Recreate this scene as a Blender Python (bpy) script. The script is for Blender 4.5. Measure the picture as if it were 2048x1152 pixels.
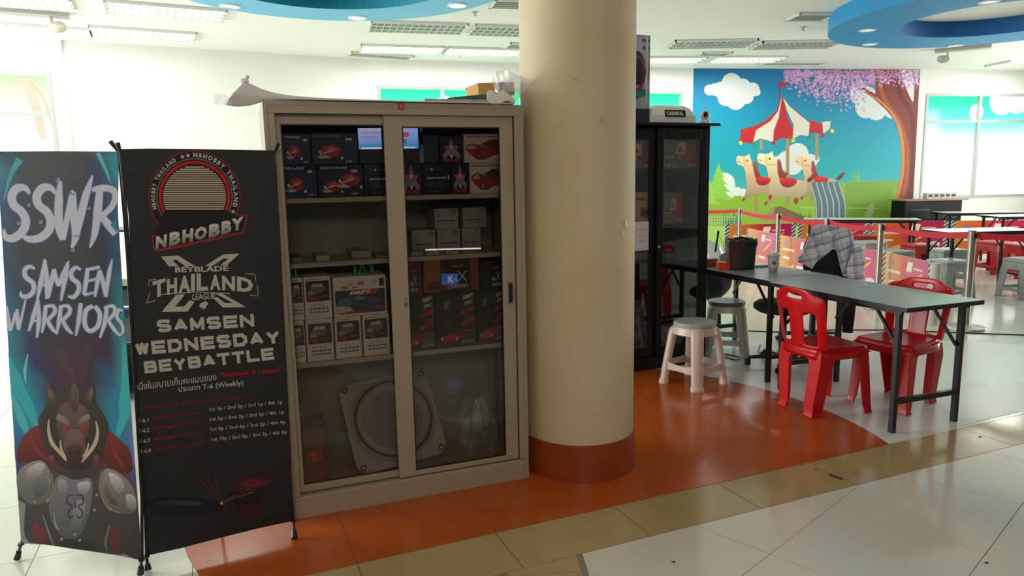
import bpy, bmesh, math, random
from mathutils import Vector, Matrix
from mathutils.geometry import tessellate_polygon
random.seed(7)
R = math.radians
sc = bpy.context.scene
COL = sc.collection
for o in list(bpy.data.objects): bpy.data.objects.remove(o)

# ------------------------------------------------------------------ camera
FPX, PITCH, ROLL, EYE = 1420.0, 0.154, -0.019, 1.497
cp, sp, cr, sr = math.cos(PITCH), math.sin(PITCH), math.cos(ROLL), math.sin(ROLL)
CF = Vector((0, cp, -sp)); R0 = Vector((1, 0, 0)); U0 = Vector((0, sp, cp))
CR = cr*R0 + sr*U0; CU = -sr*R0 + cr*U0; CO = Vector((0, 0, EYE))
cd = bpy.data.cameras.new('camera'); cam = bpy.data.objects.new('camera', cd); COL.objects.link(cam)
cd.sensor_width = 36; cd.lens = FPX/2048*36; cd.clip_start = .05; cd.clip_end = 200
m = Matrix.Identity(4)
for i in range(3):
    m[i][0] = CR[i]; m[i][1] = CU[i]; m[i][2] = -CF[i]; m[i][3] = CO[i]
cam.matrix_world = m
sc.camera = cam
# ------------------------------------------------------------------ exposure, world, big lights
vs = sc.view_settings
vs.view_transform = 'Standard'; vs.look = 'None'; vs.gamma = 1; vs.use_curve_mapping = False
vs.exposure = 0.0
try: sc.display_settings.display_device = 'sRGB'
except Exception: pass
w = bpy.data.worlds.new('world'); sc.world = w; w.use_nodes = True
bg = w.node_tree.nodes['Background']; bg.inputs[0].default_value = (1.0, .80, .60, 1); bg.inputs[1].default_value = 0.17
def area(name, loc, aim, sx, sy, power, col=(1, 1, 1)):
    l = bpy.data.lights.new(name, 'AREA'); l.shape = 'RECTANGLE'; l.size = sx; l.size_y = sy; l.energy = power; l.color = col
    o = bpy.data.objects.new(name, l); COL.objects.link(o); o.location = loc
    o.rotation_euler = (Vector(aim)-Vector(loc)).to_track_quat('-Z', 'Y').to_euler()
    o['kind'] = 'structure'
    return o
# daylight through the window walls on the far left and far right of the hall
area('window_light_left', (-9.3, 4.6, 1.75), (0, 4.9, .9), 4.6, 2.2, 600, (.95, 1.0, .99))
area('window_light_rear', (-7.2, 8.6, 1.8), (-3.6, 10.4, 1.5), 1.6, 2.0, 10, (.90, 1.0, .96))
area('window_light_right', (11.5, 10.5, 1.8), (4, 9, .8), 3.4, 2.2, 300, (1.0, 1.0, .97))

# added warm fill light behind the viewer, brightens the foreground and cabinet interior
area('front_fill_light', (.5, -2.6, 3.3), (.3, 1.2, 0), 3.0, 1.2, 116, (1.0, .83, .64))
# ------------------------------------------------------------------ helpers
def lin(c):
    if isinstance(c, str):
        c = c.lstrip('#'); c = [int(c[i:i+2], 16)/255 for i in (0, 2, 4)]
    elif max(c) > 1: c = [x/255 for x in c]
    return tuple((x/12.92 if x <= .04045 else ((x+.055)/1.055)**2.4) for x in c[:3]) + (1,)
MATS = {}
def mat(name, col='808080', rough=.5, metal=0, noise=.06, scale=14, bump=0, spec=.5, emit=0, coat=0, rn=0):
    if name in MATS: return MATS[name]
    ma = bpy.data.materials.new(name); ma.use_nodes = True; nt = ma.node_tree; N = nt.nodes; L = nt.links
    b = N['Principled BSDF']; c = lin(col)
    b.inputs['Roughness'].default_value = rough; b.inputs['Metallic'].default_value = metal
    b.inputs['Specular IOR Level'].default_value = spec; b.inputs['Coat Weight'].default_value = coat
    tc = N.new('ShaderNodeTexCoord'); nz = N.new('ShaderNodeTexNoise'); nz.inputs['Scale'].default_value = scale
    nz.inputs['Detail'].default_value = 5; L.new(tc.outputs['Object'], nz.inputs['Vector'])
    mx = N.new('ShaderNodeMix'); mx.data_type = 'RGBA'
    mx.inputs[6].default_value = tuple(max(0, x*(1-noise*1.6)) for x in c[:3])+(1,)
    mx.inputs[7].default_value = tuple(min(1, x*(1+noise*1.6)) for x in c[:3])+(1,)
    L.new(nz.outputs['Fac'], mx.inputs[0]); L.new(mx.outputs[2], b.inputs['Base Color'])
    if rn:
        mr = N.new('ShaderNodeMapRange'); mr.inputs[3].default_value = max(0, rough-rn); mr.inputs[4].default_value = rough+rn
        L.new(nz.outputs['Fac'], mr.inputs[0]); L.new(mr.outputs[0], b.inputs['Roughness'])
    if bump:
        bn = N.new('ShaderNodeBump'); bn.inputs['Strength'].default_value = bump; bn.inputs['Distance'].default_value = .01
        L.new(nz.outputs['Fac'], bn.inputs['Height']); L.new(bn.outputs[0], b.inputs['Normal'])
    if emit:
        b.inputs['Emission Color'].default_value = c; b.inputs['Emission Strength'].default_value = emit
    MATS[name] = ma; return ma
def print_mat(name, rough=.55, emit=0, spec=.4, bump=0):
    if name in MATS: return MATS[name]
    ma = bpy.data.materials.new(name); ma.use_nodes = True; nt = ma.node_tree; N = nt.nodes; L = nt.links
    b = N['Principled BSDF']; a = N.new('ShaderNodeAttribute'); a.attribute_name = 'Col'
    b.inputs['Roughness'].default_value = rough; b.inputs['Specular IOR Level'].default_value = spec
    if emit:
        b.inputs['Base Color'].default_value = (0.02, .02, .02, 1)
        L.new(a.outputs['Color'], b.inputs['Emission Color']); b.inputs['Emission Strength'].default_value = emit
    else: L.new(a.outputs['Color'], b.inputs['Base Color'])
    if bump:
        tc = N.new('ShaderNodeTexCoord'); nz = N.new('ShaderNodeTexNoise'); nz.inputs['Scale'].default_value = 5; nz.inputs['Detail'].default_value = 1
        L.new(tc.outputs['Object'], nz.inputs['Vector'])
        bn = N.new('ShaderNodeBump'); bn.inputs['Strength'].default_value = bump; bn.inputs['Distance'].default_value = .05
        L.new(nz.outputs['Fac'], bn.inputs['Height']); L.new(bn.outputs[0], b.inputs['Normal'])
    MATS[name] = ma; return ma
def glass_mat(name, tint=(.8, .84, .82), ior=1.5, rough=0.0, base=.0, add=None):
    if name in MATS: return MATS[name]
    ma = bpy.data.materials.new(name); ma.use_nodes = True; nt = ma.node_tree; N = nt.nodes; L = nt.links
    N.remove(N['Principled BSDF']); out = N['Material Output']
    t = N.new('ShaderNodeBsdfTransparent'); t.inputs[0].default_value = tint+(1,)
    g = N.new('ShaderNodeBsdfGlossy'); g.inputs['Roughness'].default_value = rough
    fr = N.new('ShaderNodeFresnel'); fr.inputs[0].default_value = ior
    ad = N.new('ShaderNodeMath'); ad.inputs[1].default_value = base; L.new(fr.outputs[0], ad.inputs[0])
    mx = N.new('ShaderNodeMixShader'); L.new(ad.outputs[0], mx.inputs[0]); L.new(t.outputs[0], mx.inputs[1]); L.new(g.outputs[0], mx.inputs[2])
    L.new(mx.outputs[0], out.inputs[0])
    MATS[name] = ma; return ma

def film_mat(name, clear=.6, white=.25, tint=(.95, .95, .96), rough=.2):
    if name in MATS: return MATS[name]
    ma = bpy.data.materials.new(name); ma.use_nodes = True; nt = ma.node_tree; N = nt.nodes; L = nt.links
    N.remove(N['Principled BSDF']); out = N['Material Output']
    t = N.new('ShaderNodeBsdfTransparent'); t.inputs[0].default_value = tint+(1,)
    d = N.new('ShaderNodeBsdfDiffuse'); d.inputs[0].default_value = (.9, .9, .92, 1); tr = N.new('ShaderNodeBsdfTranslucent'); tr.inputs[0].default_value = (.9, .9, .92, 1)
    g = N.new('ShaderNodeBsdfGlossy'); g.inputs['Roughness'].default_value = rough
    a = N.new('ShaderNodeMixShader'); L.new(d.outputs[0], a.inputs[1]); L.new(tr.outputs[0], a.inputs[2])
    b = N.new('ShaderNodeMixShader'); b.inputs[0].default_value = (1-clear-white)/(1-clear); L.new(a.outputs[0], b.inputs[1]); L.new(g.outputs[0], b.inputs[2])
    c = N.new('ShaderNodeMixShader'); c.inputs[0].default_value = 1-clear; L.new(t.outputs[0], c.inputs[1]); L.new(b.outputs[0], c.inputs[2]); L.new(c.outputs[0], out.inputs[0])
    MATS[name] = ma; return ma

def ray(px, py): return CF + CR*((px-1024)/FPX) + CU*((576-py)/FPX)
def onz(px, py, z):
    d = ray(px, py); return CO + d*((z-EYE)/d.z)
def onp(px, py, P, n):
    d = ray(px, py); return CO + d*((Vector(P)-CO).dot(n)/d.dot(n))

class MB:
    """collects shapes of one mesh"""
    def __init__(s): s.bm = bmesh.new(); s.mi = 0
    def _fin(s, fs):
        for f in fs: f.material_index = s.mi
    def box(s, x0, x1, y0, y1, z0, z1, M=None):
        vs = [s.bm.verts.new(v) for v in ((x0,y0,z0),(x1,y0,z0),(x1,y1,z0),(x0,y1,z0),(x0,y0,z1),(x1,y0,z1),(x1,y1,z1),(x0,y1,z1))]
        if M is not None:
            for v in vs: v.co = M @ v.co
        s._fin([s.bm.faces.new([vs[i] for i in q]) for q in ((0,3,2,1),(4,5,6,7),(0,1,5,4),(1,2,6,5),(2,3,7,6),(3,0,4,7))]); return s
    def prism(s, pts, z0, z1, M=None, top=1.0, cap=True):
        n = len(pts); cx = sum(p[0] for p in pts)/n; cy = sum(p[1] for p in pts)/n
        a = [s.bm.verts.new((p[0], p[1], z0)) for p in pts]
        b = [s.bm.verts.new((cx+(p[0]-cx)*top, cy+(p[1]-cy)*top, z1)) for p in pts]
        if M is not None:
            for v in a+b: v.co = M @ v.co
        fs = [s.bm.faces.new((a[i], a[(i+1) % n], b[(i+1) % n], b[i])) for i in range(n)]
        if cap: fs += [s.bm.faces.new(a[::-1]), s.bm.faces.new(b)]
        s._fin(fs); return s
    def lathe(s, prof, n=24, M=None, caps=True):
        rings = []
        for r, z in prof:
            rings.append([s.bm.verts.new((r*math.cos(2*math.pi*i/n), r*math.sin(2*math.pi*i/n), z)) for i in range(n)])
        if M is not None:
            for q in rings:
                for v in q: v.co = M @ v.co
        fs = []
        for a, b in zip(rings, rings[1:]):
            fs += [s.bm.faces.new((a[i], a[(i+1) % n], b[(i+1) % n], b[i])) for i in range(n)]
        if caps: fs += [s.bm.faces.new(rings[0][::-1]), s.bm.faces.new(rings[-1])]
        s._fin(fs); return s
    def loft(s, secs, closed=True, caps=True):
        rs = [[s.bm.verts.new(p) for p in q] for q in secs]; n = len(rs[0]); fs = []
        for a, b in zip(rs, rs[1:]):
            for i in range(n if closed else n-1):
                fs.append(s.bm.faces.new((a[i], a[(i+1) % n], b[(i+1) % n], b[i])))
        if caps and closed:
            fs += [s.bm.faces.new(rs[0][::-1]), s.bm.faces.new(rs[-1])]
        s._fin(fs); return s
    def tube(s, pts, r, n=8, flat=None):
        pts = [Vector(p) for p in pts]; secs = []; up = Vector((0, 0, 1)); prev = None
        for i, p in enumerate(pts):
            t = (pts[min(i+1, len(pts)-1)]-pts[max(i-1, 0)]).normalized()
            a = t.cross(up)
            if a.length < .05: a = t.cross(Vector((0, 1, 0)))
            a.normalize()
            if prev is not None and a.dot(prev) < 0: a = -a
            prev = a; b = t.cross(a); rr = r[i] if isinstance(r, (list, tuple)) else r
            rb = rr*(flat or 1)
            off = math.pi/4 if n == 4 else 0
            secs.append([p + a*rr*math.cos(2*math.pi*k/n+off) + b*rb*math.sin(2*math.pi*k/n+off) for k in range(n)])
        return s.loft(secs)
    def grid(s, fn, nu, nv):
        g = [[s.bm.verts.new(fn(i/nu, j/nv)) for i in range(nu+1)] for j in range(nv+1)]
        s._fin([s.bm.faces.new((g[j][i], g[j][i+1], g[j+1][i+1], g[j+1][i])) for j in range(nv) for i in range(nu)]); return s
    def face(s, pts):
        s._fin([s.bm.faces.new([s.bm.verts.new(p) for p in pts])]); return s

def link(name, me, parent=None):
    o = bpy.data.objects.new(name, me); COL.objects.link(o)
    if parent is not None: o.parent = parent
    return o
def obj(name, mb, ms, parent=None, bevel=0, smooth=False, W=None, solid=0, subsurf=0, seg=2):
    """one mesh object; W: matrix taking the given coordinates to the parent's frame"""
    bm = mb.bm
    if W is not None: bmesh.ops.transform(bm, matrix=W, verts=bm.verts)
    bmesh.ops.remove_doubles(bm, verts=bm.verts, dist=1e-6)
    bmesh.ops.recalc_face_normals(bm, faces=bm.faces)
    me = bpy.data.meshes.new(name); bm.to_mesh(me); bm.free()
    for x in (ms if isinstance(ms, (list, tuple)) else [ms]): me.materials.append(x)
    if smooth:
        for p in me.polygons: p.use_smooth = True
        me.set_sharp_from_angle(angle=R(38))
    o = link(name, me, parent)
    if solid:
        md = o.modifiers.new('s', 'SOLIDIFY'); md.thickness = solid; md.offset = 0
    if bevel:
        md = o.modifiers.new('b', 'BEVEL'); md.width = bevel; md.segments = seg; md.limit_method = 'ANGLE'; md.angle_limit = R(35)
    if subsurf:
        md = o.modifiers.new('u', 'SUBSURF'); md.levels = subsurf; md.render_levels = subsurf
    return o
def tag(o, label, cat, group=None):
    o['label'] = label; o['category'] = cat
    if group: o['group'] = group
    return o
def thing(name, label, cat, loc=(0, 0, 0), rz=0, group=None):
    o = bpy.data.objects.new(name, None); COL.objects.link(o); o.empty_display_size = .1
    o.location = loc; o.rotation_euler = (0, 0, rz); return tag(o, label, cat, group)
def struct(o): o['kind'] = 'structure'; return o
def inv(loc, rz): return (Matrix.Translation(Vector(loc)) @ Matrix.Rotation(rz, 4, 'Z')).inverted()
def children(o): return [c for c in bpy.data.objects if c.parent == o]
def dup(src, loc, rz, label, group=None):
    kids = KIDS.get(src.name) or children(src); KIDS[src.name] = kids
    r = src.copy(); COL.objects.link(r); r.location = loc; r.rotation_euler = (0, 0, rz); r['label'] = label
    if group: r['group'] = group
    for ch in kids:
        c = ch.copy(); COL.objects.link(c); c.parent = r
        for g in children(ch):
            d = g.copy(); COL.objects.link(d); d.parent = c
    return r
KIDS = {}

# ---- flat print: coloured shapes lying in a plane
GL = {}
def glyph(t, bold=.0, shear=0., space=1.0):
    k = (t, bold, shear, space)
    if k in GL: return GL[k]
    cu = bpy.data.curves.new('t', 'FONT'); cu.body = t; cu.dimensions = '2D'; cu.fill_mode = 'FRONT'
    cu.offset = bold; cu.shear = shear; cu.space_character = space; cu.resolution_u = 2; cu.size = 1
    o = bpy.data.objects.new('t', cu); COL.objects.link(o)
    dg = bpy.context.evaluated_depsgraph_get(); me = bpy.data.meshes.new_from_object(o.evaluated_get(dg))
    bm = bmesh.new(); bm.from_mesh(me); bmesh.ops.triangulate(bm, faces=bm.faces)
    vsx = [(v.co.x, v.co.y) for v in bm.verts]; fs = [[v.index for v in f.verts] for f in bm.faces]; bm.free()
    bpy.data.objects.remove(o); bpy.data.curves.remove(cu); bpy.data.meshes.remove(me)
    if not vsx: vsx = [(0, 0), (1, 1)]
    x0 = min(v[0] for v in vsx); x1 = max(v[0] for v in vsx); y0 = min(v[1] for v in vsx); y1 = max(v[1] for v in vsx)
    g = ([((x-x0)/max(1e-6, x1-x0), (y-y0)/max(1e-6, y1-y0)) for x, y in vsx], fs, (x1-x0)/max(1e-6, y1-y0))
    GL[k] = g; return g
BLK = {'S': [[(1, .82), (.82, 1), (.18, 1), (0, .84), (0, .66), (.18, .52), (.82, .48), (1, .34), (1, .16), (.82, 0), (.18, 0), (0, .18)]], 'A': [[(0, 0), (.5, 1), (1, 0)], [(.2, .28), (.8, .28)]], 'M': [[(0, 0), (0, 1), (.5, .12), (1, 1), (1, 0)]],
       'E': [[(1, 1), (0, 1), (0, 0), (1, 0)], [(0, .5), (.92, .5)]], 'N': [[(0, 0), (0, 1), (1, 0), (1, 1)]], 'W': [[(0, 1), (.26, 0), (.5, .95), (.74, 0), (1, 1)]], 'D': [[(0, 0), (0, 1), (.7, 1), (1, .7), (1, .3), (.7, 0), (0, 0)]],
       'Y': [[(0, 1), (.5, .42), (1, 1)], [(.5, .42), (.5, 0)]], 'B': [[(0, 0), (0, 1), (.8, 1), (.96, .86), (.96, .66), (.8, .52), (0, .52)], [(.8, .52), (1, .36), (1, .16), (.85, 0), (0, 0)]], 'T': [[(0, 1), (1, 1)], [(.5, 1), (.5, 0)]], 'L': [[(0, 1), (0, 0), (1, 0)]]}
class Art:
    """mapf: drawing coordinates -> 3D point in the parent's frame; n: normal in that frame towards the viewer"""
    def __init__(s, mapf, n, step=.00025, off=.0006):
        s.m = mapf; s.n = Vector(n).normalized(); s.v = []; s.f = []; s.c = []; s.step = step; s.off = off; s.l = 0
    def _put(s, pts, l):
        s.k = (getattr(s, 'k', 0)+1) % 20; o = s.n*(s.off+s.step*(l+.045*s.k)); b = len(s.v)
        s.v += [Vector(s.m(x, y))+o for x, y in pts]; return b
    def poly(s, pts, col, l=None):
        l = s.l if l is None else l; b = s._put(pts, l)
        cols = [lin(c) for c in col] if isinstance(col, list) else [lin(col)]*len(pts)
        if len(pts) <= 3 : tr = [tuple(range(len(pts)))]
        elif len(pts) == 4: tr = [(0, 1, 2, 3)]
        else: tr = tessellate_polygon([[Vector((x, y, 0)) for x, y in pts]])
        for t in tr:
            s.f.append([b+i for i in t]); s.c.append([cols[i] for i in t])
    def rect(s, x0, y0, x1, y1, col, l=None): s.poly([(x0, y0), (x1, y0), (x1, y1), (x0, y1)], col, l)
    def disc(s, cx, cy, r, col, l=None, ry=None, n=20, a0=0, a1=360):
        ry = ry or r
        s.poly([(cx+r*math.cos(R(a0+(a1-a0)*i/n)), cy+ry*math.sin(R(a0+(a1-a0)*i/n))) for i in range(n + (a1-a0 < 360))], col, l)
    def ring(s, cx, cy, r0, r1, col, l=None, a0=0, a1=360, n=40):
        for i in range(n):
            a, b = R(a0+(a1-a0)*i/n), R(a0+(a1-a0)*(i+1)/n)
            s.poly([(cx+r*math.cos(t), cy+r*math.sin(t)) for r, t in ((r0, a), (r1, a), (r1, b), (r0, b))], col, l)
    def stroke(s, pts, w, col, l=None):
        n = len(pts); L_ = []; R_ = []
        for i, p in enumerate(pts):
            a = pts[max(0, i-1)]; b = pts[min(n-1, i+1)]; dx, dy = b[0]-a[0], b[1]-a[1]; d = math.hypot(dx, dy) or 1
            ww = (w[i] if isinstance(w, (list, tuple)) else w)/2; L_.append((p[0]-dy/d*ww, p[1]+dx/d*ww)); R_.append((p[0]+dy/d*ww, p[1]-dx/d*ww))
        for i in range(n-1): s.poly([L_[i], L_[i+1], R_[i+1], R_[i]], col, l)
    def spoly(s, pts, col, l=None):
        for _ in range(2):
            q = []
            for a, b in zip(pts, pts[1:]+pts[:1]): q += [(a[0]*.78+b[0]*.22, a[1]*.78+b[1]*.22), (a[0]*.22+b[0]*.78, a[1]*.22+b[1]*.78)]
            pts = q
        y0 = min(p[1] for p in pts); y1 = max(p[1] for p in pts); c = [int(col[i:i+2], 16)/255 for i in (0, 2, 4)]
        s.poly(pts, [tuple(min(1, v*(1.22-.45*(p[1]-y0)/max(1e-6, y1-y0))) for v in c) for p in pts], l)
    def curve(s, pts, w, col, l=None):
        P = []; Wd = []; n = len(pts); w = w if isinstance(w, (list, tuple)) else [w]*n
        for i in range(n-1):
            p0, p1, p2, p3 = pts[max(0, i-1)], pts[i], pts[i+1], pts[min(n-1, i+2)]
            for k in range(5):
                t = k/5; P.append(tuple(.5*(2*p1[j]+(p2[j]-p0[j])*t+(2*p0[j]-5*p1[j]+4*p2[j]-p3[j])*t*t+(3*p1[j]-p0[j]-3*p2[j]+p3[j])*t**3) for j in (0, 1))); Wd.append(w[i]+(w[i+1]-w[i])*t)
        P.append(pts[-1]); Wd.append(w[-1]); s.stroke(P, Wd, col, l)
    def block(s, t, bl, br, tl, col, l, th=.27, gap=.17):
        n = len(t); cw = 1/(n+gap*(n-1)); ux, uy = br[0]-bl[0], br[1]-bl[1]; vx, vy = tl[0]-bl[0], tl[1]-bl[1]; H = math.hypot(vx, vy); Wt = math.hypot(ux, uy)*cw; tx = th*H/2/Wt; ty = th/2
        def m(i, x, y):
            X = (i*(1+gap)+tx+x*(1-2*tx))*cw; Y = ty+y*(1-2*ty); return (bl[0]+ux*X+vx*Y, bl[1]+uy*X+vy*Y)
        for i, ch in enumerate(t):
            for pl in BLK[ch]:
                for a, b in zip(pl, pl[1:]):
                    p, q = m(i, *a), m(i, *b); d = math.hypot(q[0]-p[0], q[1]-p[1]) or 1; e = th*H/2 if (a[0] == b[0] or a[1] == b[1]) else 0
                    dx, dy = (q[0]-p[0])/d*e, (q[1]-p[1])/d*e; s.stroke([(p[0]-dx, p[1]-dy), (q[0]+dx, q[1]+dy)], th*H, col, l)
                for a in pl[1:-1]: s.disc(*m(i, *a), th*H*.47, col, l, n=10)
    def text(s, t, bl, br, h, col, l=None, bold=.0, shear=0., tl=None, space=1.0, col2=None):
        """ink box: bottom left, bottom right, height h (drawing units, y sign from s.up) or explicit top left"""
        vsx, fs, asp = glyph(t, bold, shear, space)
        if tl is None:
            dx, dy = br[0]-bl[0], br[1]-bl[1]; d = math.hypot(dx, dy)
            up = getattr(s, 'up', 1); tl = (bl[0]-dy/d*h*up, bl[1]+dx/d*h*up)
        l = s.l if l is None else l
        P = [(bl[0]+a*(br[0]-bl[0])+b*(tl[0]-bl[0]), bl[1]+a*(br[1]-bl[1])+b*(tl[1]-bl[1])) for a, b in vsx]
        base = s._put(P, l); c = lin(col); c2 = lin(col2) if col2 else None
        for f in fs:
            s.f.append([base+i for i in f])
            s.c.append([c if not c2 else tuple(c2[k]*(1-vsx[i][1])+c[k]*vsx[i][1] for k in range(4)) for i in f])
    def textw(s, t, x, y, h, col, l=None, bold=0., **k):
        asp = glyph(t, bold, k.get('shear', 0), k.get('space', 1.0))[2]; s.text(t, (x, y), (x+asp*h, y), h, col, l, bold, **k)
    def build(s, name, parent, ma, ci=None):
        me = bpy.data.meshes.new(name); me.from_pydata([tuple(v) for v in s.v], [], s.f)
        at = me.color_attributes.new('Col', 'FLOAT_COLOR', 'CORNER'); i = 0
        flat = []
        for p, c in zip(me.polygons, s.c):
            for q in c: flat += q
        if len(flat) == 4*len(at.data): at.data.foreach_set('color', flat)
        me.materials.append(ma); me.update()
        return link(name, me, parent)
def pixart(P, n, W, **k):
    """drawing coordinates are photo pixels, carried onto the real plane (P, n); W: world -> parent frame"""
    n = Vector(n).normalized(); nn = (W.to_3x3() @ n)
    a = Art(lambda x, y: W @ onp(x, y, P, n), nn, **k); a.up = -1; return a

def clip(poly, p, n):
    """keep the side where (q-p).n >= 0"""
    out = []
    for i in range(len(poly)):
        a, b = poly[i], poly[(i+1) % len(poly)]
        da = (a[0]-p[0])*n[0]+(a[1]-p[1])*n[1]; db = (b[0]-p[0])*n[0]+(b[1]-p[1])*n[1]
        if da >= 0: out.append(a)
        if (da >= 0) != (db >= 0):
            t = da/(da-db); out.append((a[0]+t*(b[0]-a[0]), a[1]+t*(b[1]-a[1])))
    return out
def parea(p): return abs(sum(p[i][0]*p[(i+1) % len(p)][1]-p[(i+1) % len(p)][0]*p[i][1] for i in range(len(p))))/2

PRINT = print_mat('printed_ink'); PRINTG = print_mat('printed_gloss', rough=.25)
BLACK = mat('black_paint', '121316', .4); CREAMW = mat('wall_paint', 'e0e0db', .85, noise=.02, scale=3)
# ================================================================== SETTING
HC = 3.4
WP = [(-10.0, 7.96), (-5.898, 9.75), (-2.24, 11.68), (3.37, 13.37), (7.95, 14.07), (14.5, 15.3)]
WN = []
for a, b in zip(WP, WP[1:]):
    d = Vector((b[0]-a[0], b[1]-a[1], 0)).normalized(); WN.append(Vector((d.y, -d.x, 0)))
wall_objs = []
def wall_seg(i, name, holes):
    """wall between WP[i] and WP[i+1], real window openings cut as strips: holes = [(s0, s1, z0, z1)]"""
    a, b = Vector((*WP[i], 0)), Vector((*WP[i+1], 0)); L = (b-a).length; ang = math.atan2(b.y-a.y, b.x-a.x)
    M = Matrix.Translation(a) @ Matrix.Rotation(ang, 4, 'Z'); mb = MB(); T = .16; s = 0
    for s0, s1, z0, z1 in sorted(holes):
        mb.box(s, s0, 0, T, 0, HC, M); mb.box(s0, s1, 0, T, 0, z0, M); mb.box(s0, s1, 0, T, z1, HC, M); s = s1
    mb.box(s, L, 0, T, 0, HC, M)
    return struct(obj(name, mb, CREAMW)), M, ang
def s_at(i, px, py):
    p = onp(px, py, (*WP[i], 0), WN[i]); d = Vector((WP[i+1][0]-WP[i][0], WP[i+1][1]-WP[i][1], 0)).normalized()
    return (p-Vector((*WP[i], 0))).dot(d), p.z
# floor: sub-floor, laid tiles, tan border, orange inlay
sub = MB(); sub.box(-12, 16, -6, 16, -.08, -.006)
floor = struct(obj('floor', sub, mat('grout', '8d8b80', .7)))
TW = mat('white_tile', 'dad4cb', .10, noise=.03, scale=2.5, spec=.55, rn=.03)
TW2 = mat('hall_tile', 'dcdccf', .16, noise=.03, scale=2.5, spec=.55, rn=.04)
TT = mat('tan_tile', 'b0986c', .13, noise=.10, scale=5, spec=.5, rn=.04)
OR = mat('orange_inlay', 'b4531a', .20, noise=.10, scale=4, spec=.45, rn=.06)
B0 = Vector((-.816, 2.529)); BA = R(22.8); be = Vector((math.cos(BA), math.sin(BA))); bn_ = Vector((-be.y, be.x))
def tile(poly, ma, z0=-.006, z1=0., gap=.0015, name='tile'):
    n = len(poly); cx = sum(p[0] for p in poly)/n; cy = sum(p[1] for p in poly)/n
    r = math.sqrt(parea(poly)); k = 1-gap*2/max(r, .05)
    mb = MB(); mb.prism([(cx+(p[0]-cx)*k, cy+(p[1]-cy)*k) for p in poly], z0, z1); return obj(name, mb, ma, floor)
# tan border, two by one
t0 = -8
for i in range(-8, 18):
    a = B0 + be*(.2+.586*i); b = a + be*.586; c = b - bn_*.30; d = a - bn_*.30
    tile([a, d, c, b], TT)
# second tan strip turning towards the viewer
q0 = Vector((.253, 2.763)); qd = Vector((.07, -.997)).normalized(); qn = Vector((-qd.y, qd.x))
# white field in front (43 degrees)
ga = R(43.2); gx = Vector((math.cos(ga), math.sin(ga))); gy = Vector((-gx.y, gx.x)); g0 = Vector((1.871, 3.436))
lowp = B0 - bn_*.302
shared = {}
for i in range(-12, 12):
    for j in range(-12, 12):
        o_ = g0 + gx*(.594*i) + gy*(.594*j)
        sq = [o_, o_+gx*.594, o_+gx*.594+gy*.594, o_+gy*.594]; ccx = (o_+gx*.3+gy*.3)
        if not (-3.4 < ccx.x < 6.5 and .6 < ccx.y < 5.6): continue
        pl = clip([(p.x, p.y) for p in sq], lowp, (-bn_.x, -bn_.y))
        if len(pl) < 3 or parea(pl) < .004: continue
        rgt = clip(pl, (q0.x, q0.y), (qn.x, qn.y)); lft = clip(pl, (q0.x, q0.y), (-qn.x, -qn.y))
        if len(rgt) > 2 and parea(rgt) > .003: tile(rgt, TW)
# tan paving left of that strip
for i in range(-6, 2):
    for j in range(0, 6):
        a = q0 + Vector((-.02, 0)) - qn*(.29*(i+6)+.002) - bn_*0; 
        a = a + qd*(.59*j-.35)
        sq = [a, a+qd*.59, a+qd*.59-qn*.29, a-qn*.29]
        pl = clip([(p.x, p.y) for p in sq], lowp, (-bn_.x, -bn_.y))
        if len(pl) > 2 and parea(pl) > .003 and a.y > .3: tile(pl, TT if i < -4 else TW)
# hall tiles behind the border
for i in range(-12, 12):
    for j in range(0, 12):
        o_ = B0 + be*(.2+.6*i) + bn_*(.001+.6*j); c = o_+be*.3+bn_*.3
        if c.y > 7.4 or c.x < -4.5 or c.x > 5.6: continue
        if abs(c.x) > c.y*.95+.8: continue
        tile([o_, o_+be*.6, o_+be*.6+bn_*.6, o_+bn_*.6], TW2)
far = MB(); far.box(-12, 16, 7.0, 16, -.006, -.0015); far.box(-12, -4.0, 0, 7.0, -.006, -.0015); far.box(5.2, 16, 0, 7.0, -.006, -.0015)
fb = bpy.data.materials.new('far_tiles'); fb.use_nodes = True; nt = fb.node_tree
br = nt.nodes.new('ShaderNodeTexBrick'); tc = nt.nodes.new('ShaderNodeTexCoord'); mp = nt.nodes.new('ShaderNodeMapping')
mp.inputs['Rotation'].default_value = (0, 0, BA); nt.links.new(tc.outputs['Object'], mp.inputs[0]); nt.links.new(mp.outputs[0], br.inputs[0])
br.offset = 0; br.inputs['Scale'].default_value = 1; br.inputs['Brick Width'].default_value = .6; br.inputs['Row Height'].default_value = .6
br.inputs['Mortar Size'].default_value = .003; br.inputs['Color1'].default_value = lin('dcdccf'); br.inputs['Color2'].default_value = lin('d6d6c9'); br.inputs['Mortar'].default_value = lin('9a988a')
nt.links.new(br.outputs[0], nt.nodes['Principled BSDF'].inputs['Base Color']); nt.nodes['Principled BSDF'].inputs['Roughness'].default_value = .16
struct(obj('floor', far, fb))
# orange disc, cut by the border line, in sheets
disc = [(.2+1.87*math.cos(2*math.pi*k/72), 3.75+1.87*math.sin(2*math.pi*k/72)) for k in range(72)]
disc = clip(disc, B0, bn_)
for i in range(-6, 6):
    for j in range(0, 6):
        a = B0 + be*(.2+.9*i) + bn_*(.9*j); pl = disc
        for p, n in ((a, be), (a+be*.9, -be), (a, bn_), (a+bn_*.9, -bn_)): pl = clip(pl, p, n) if len(pl) > 2 else pl
        if len(pl) > 2 and parea(pl) > .002: tile(pl, OR, 0.0002, .0022, gap=.0006, name='sheet')
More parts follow.
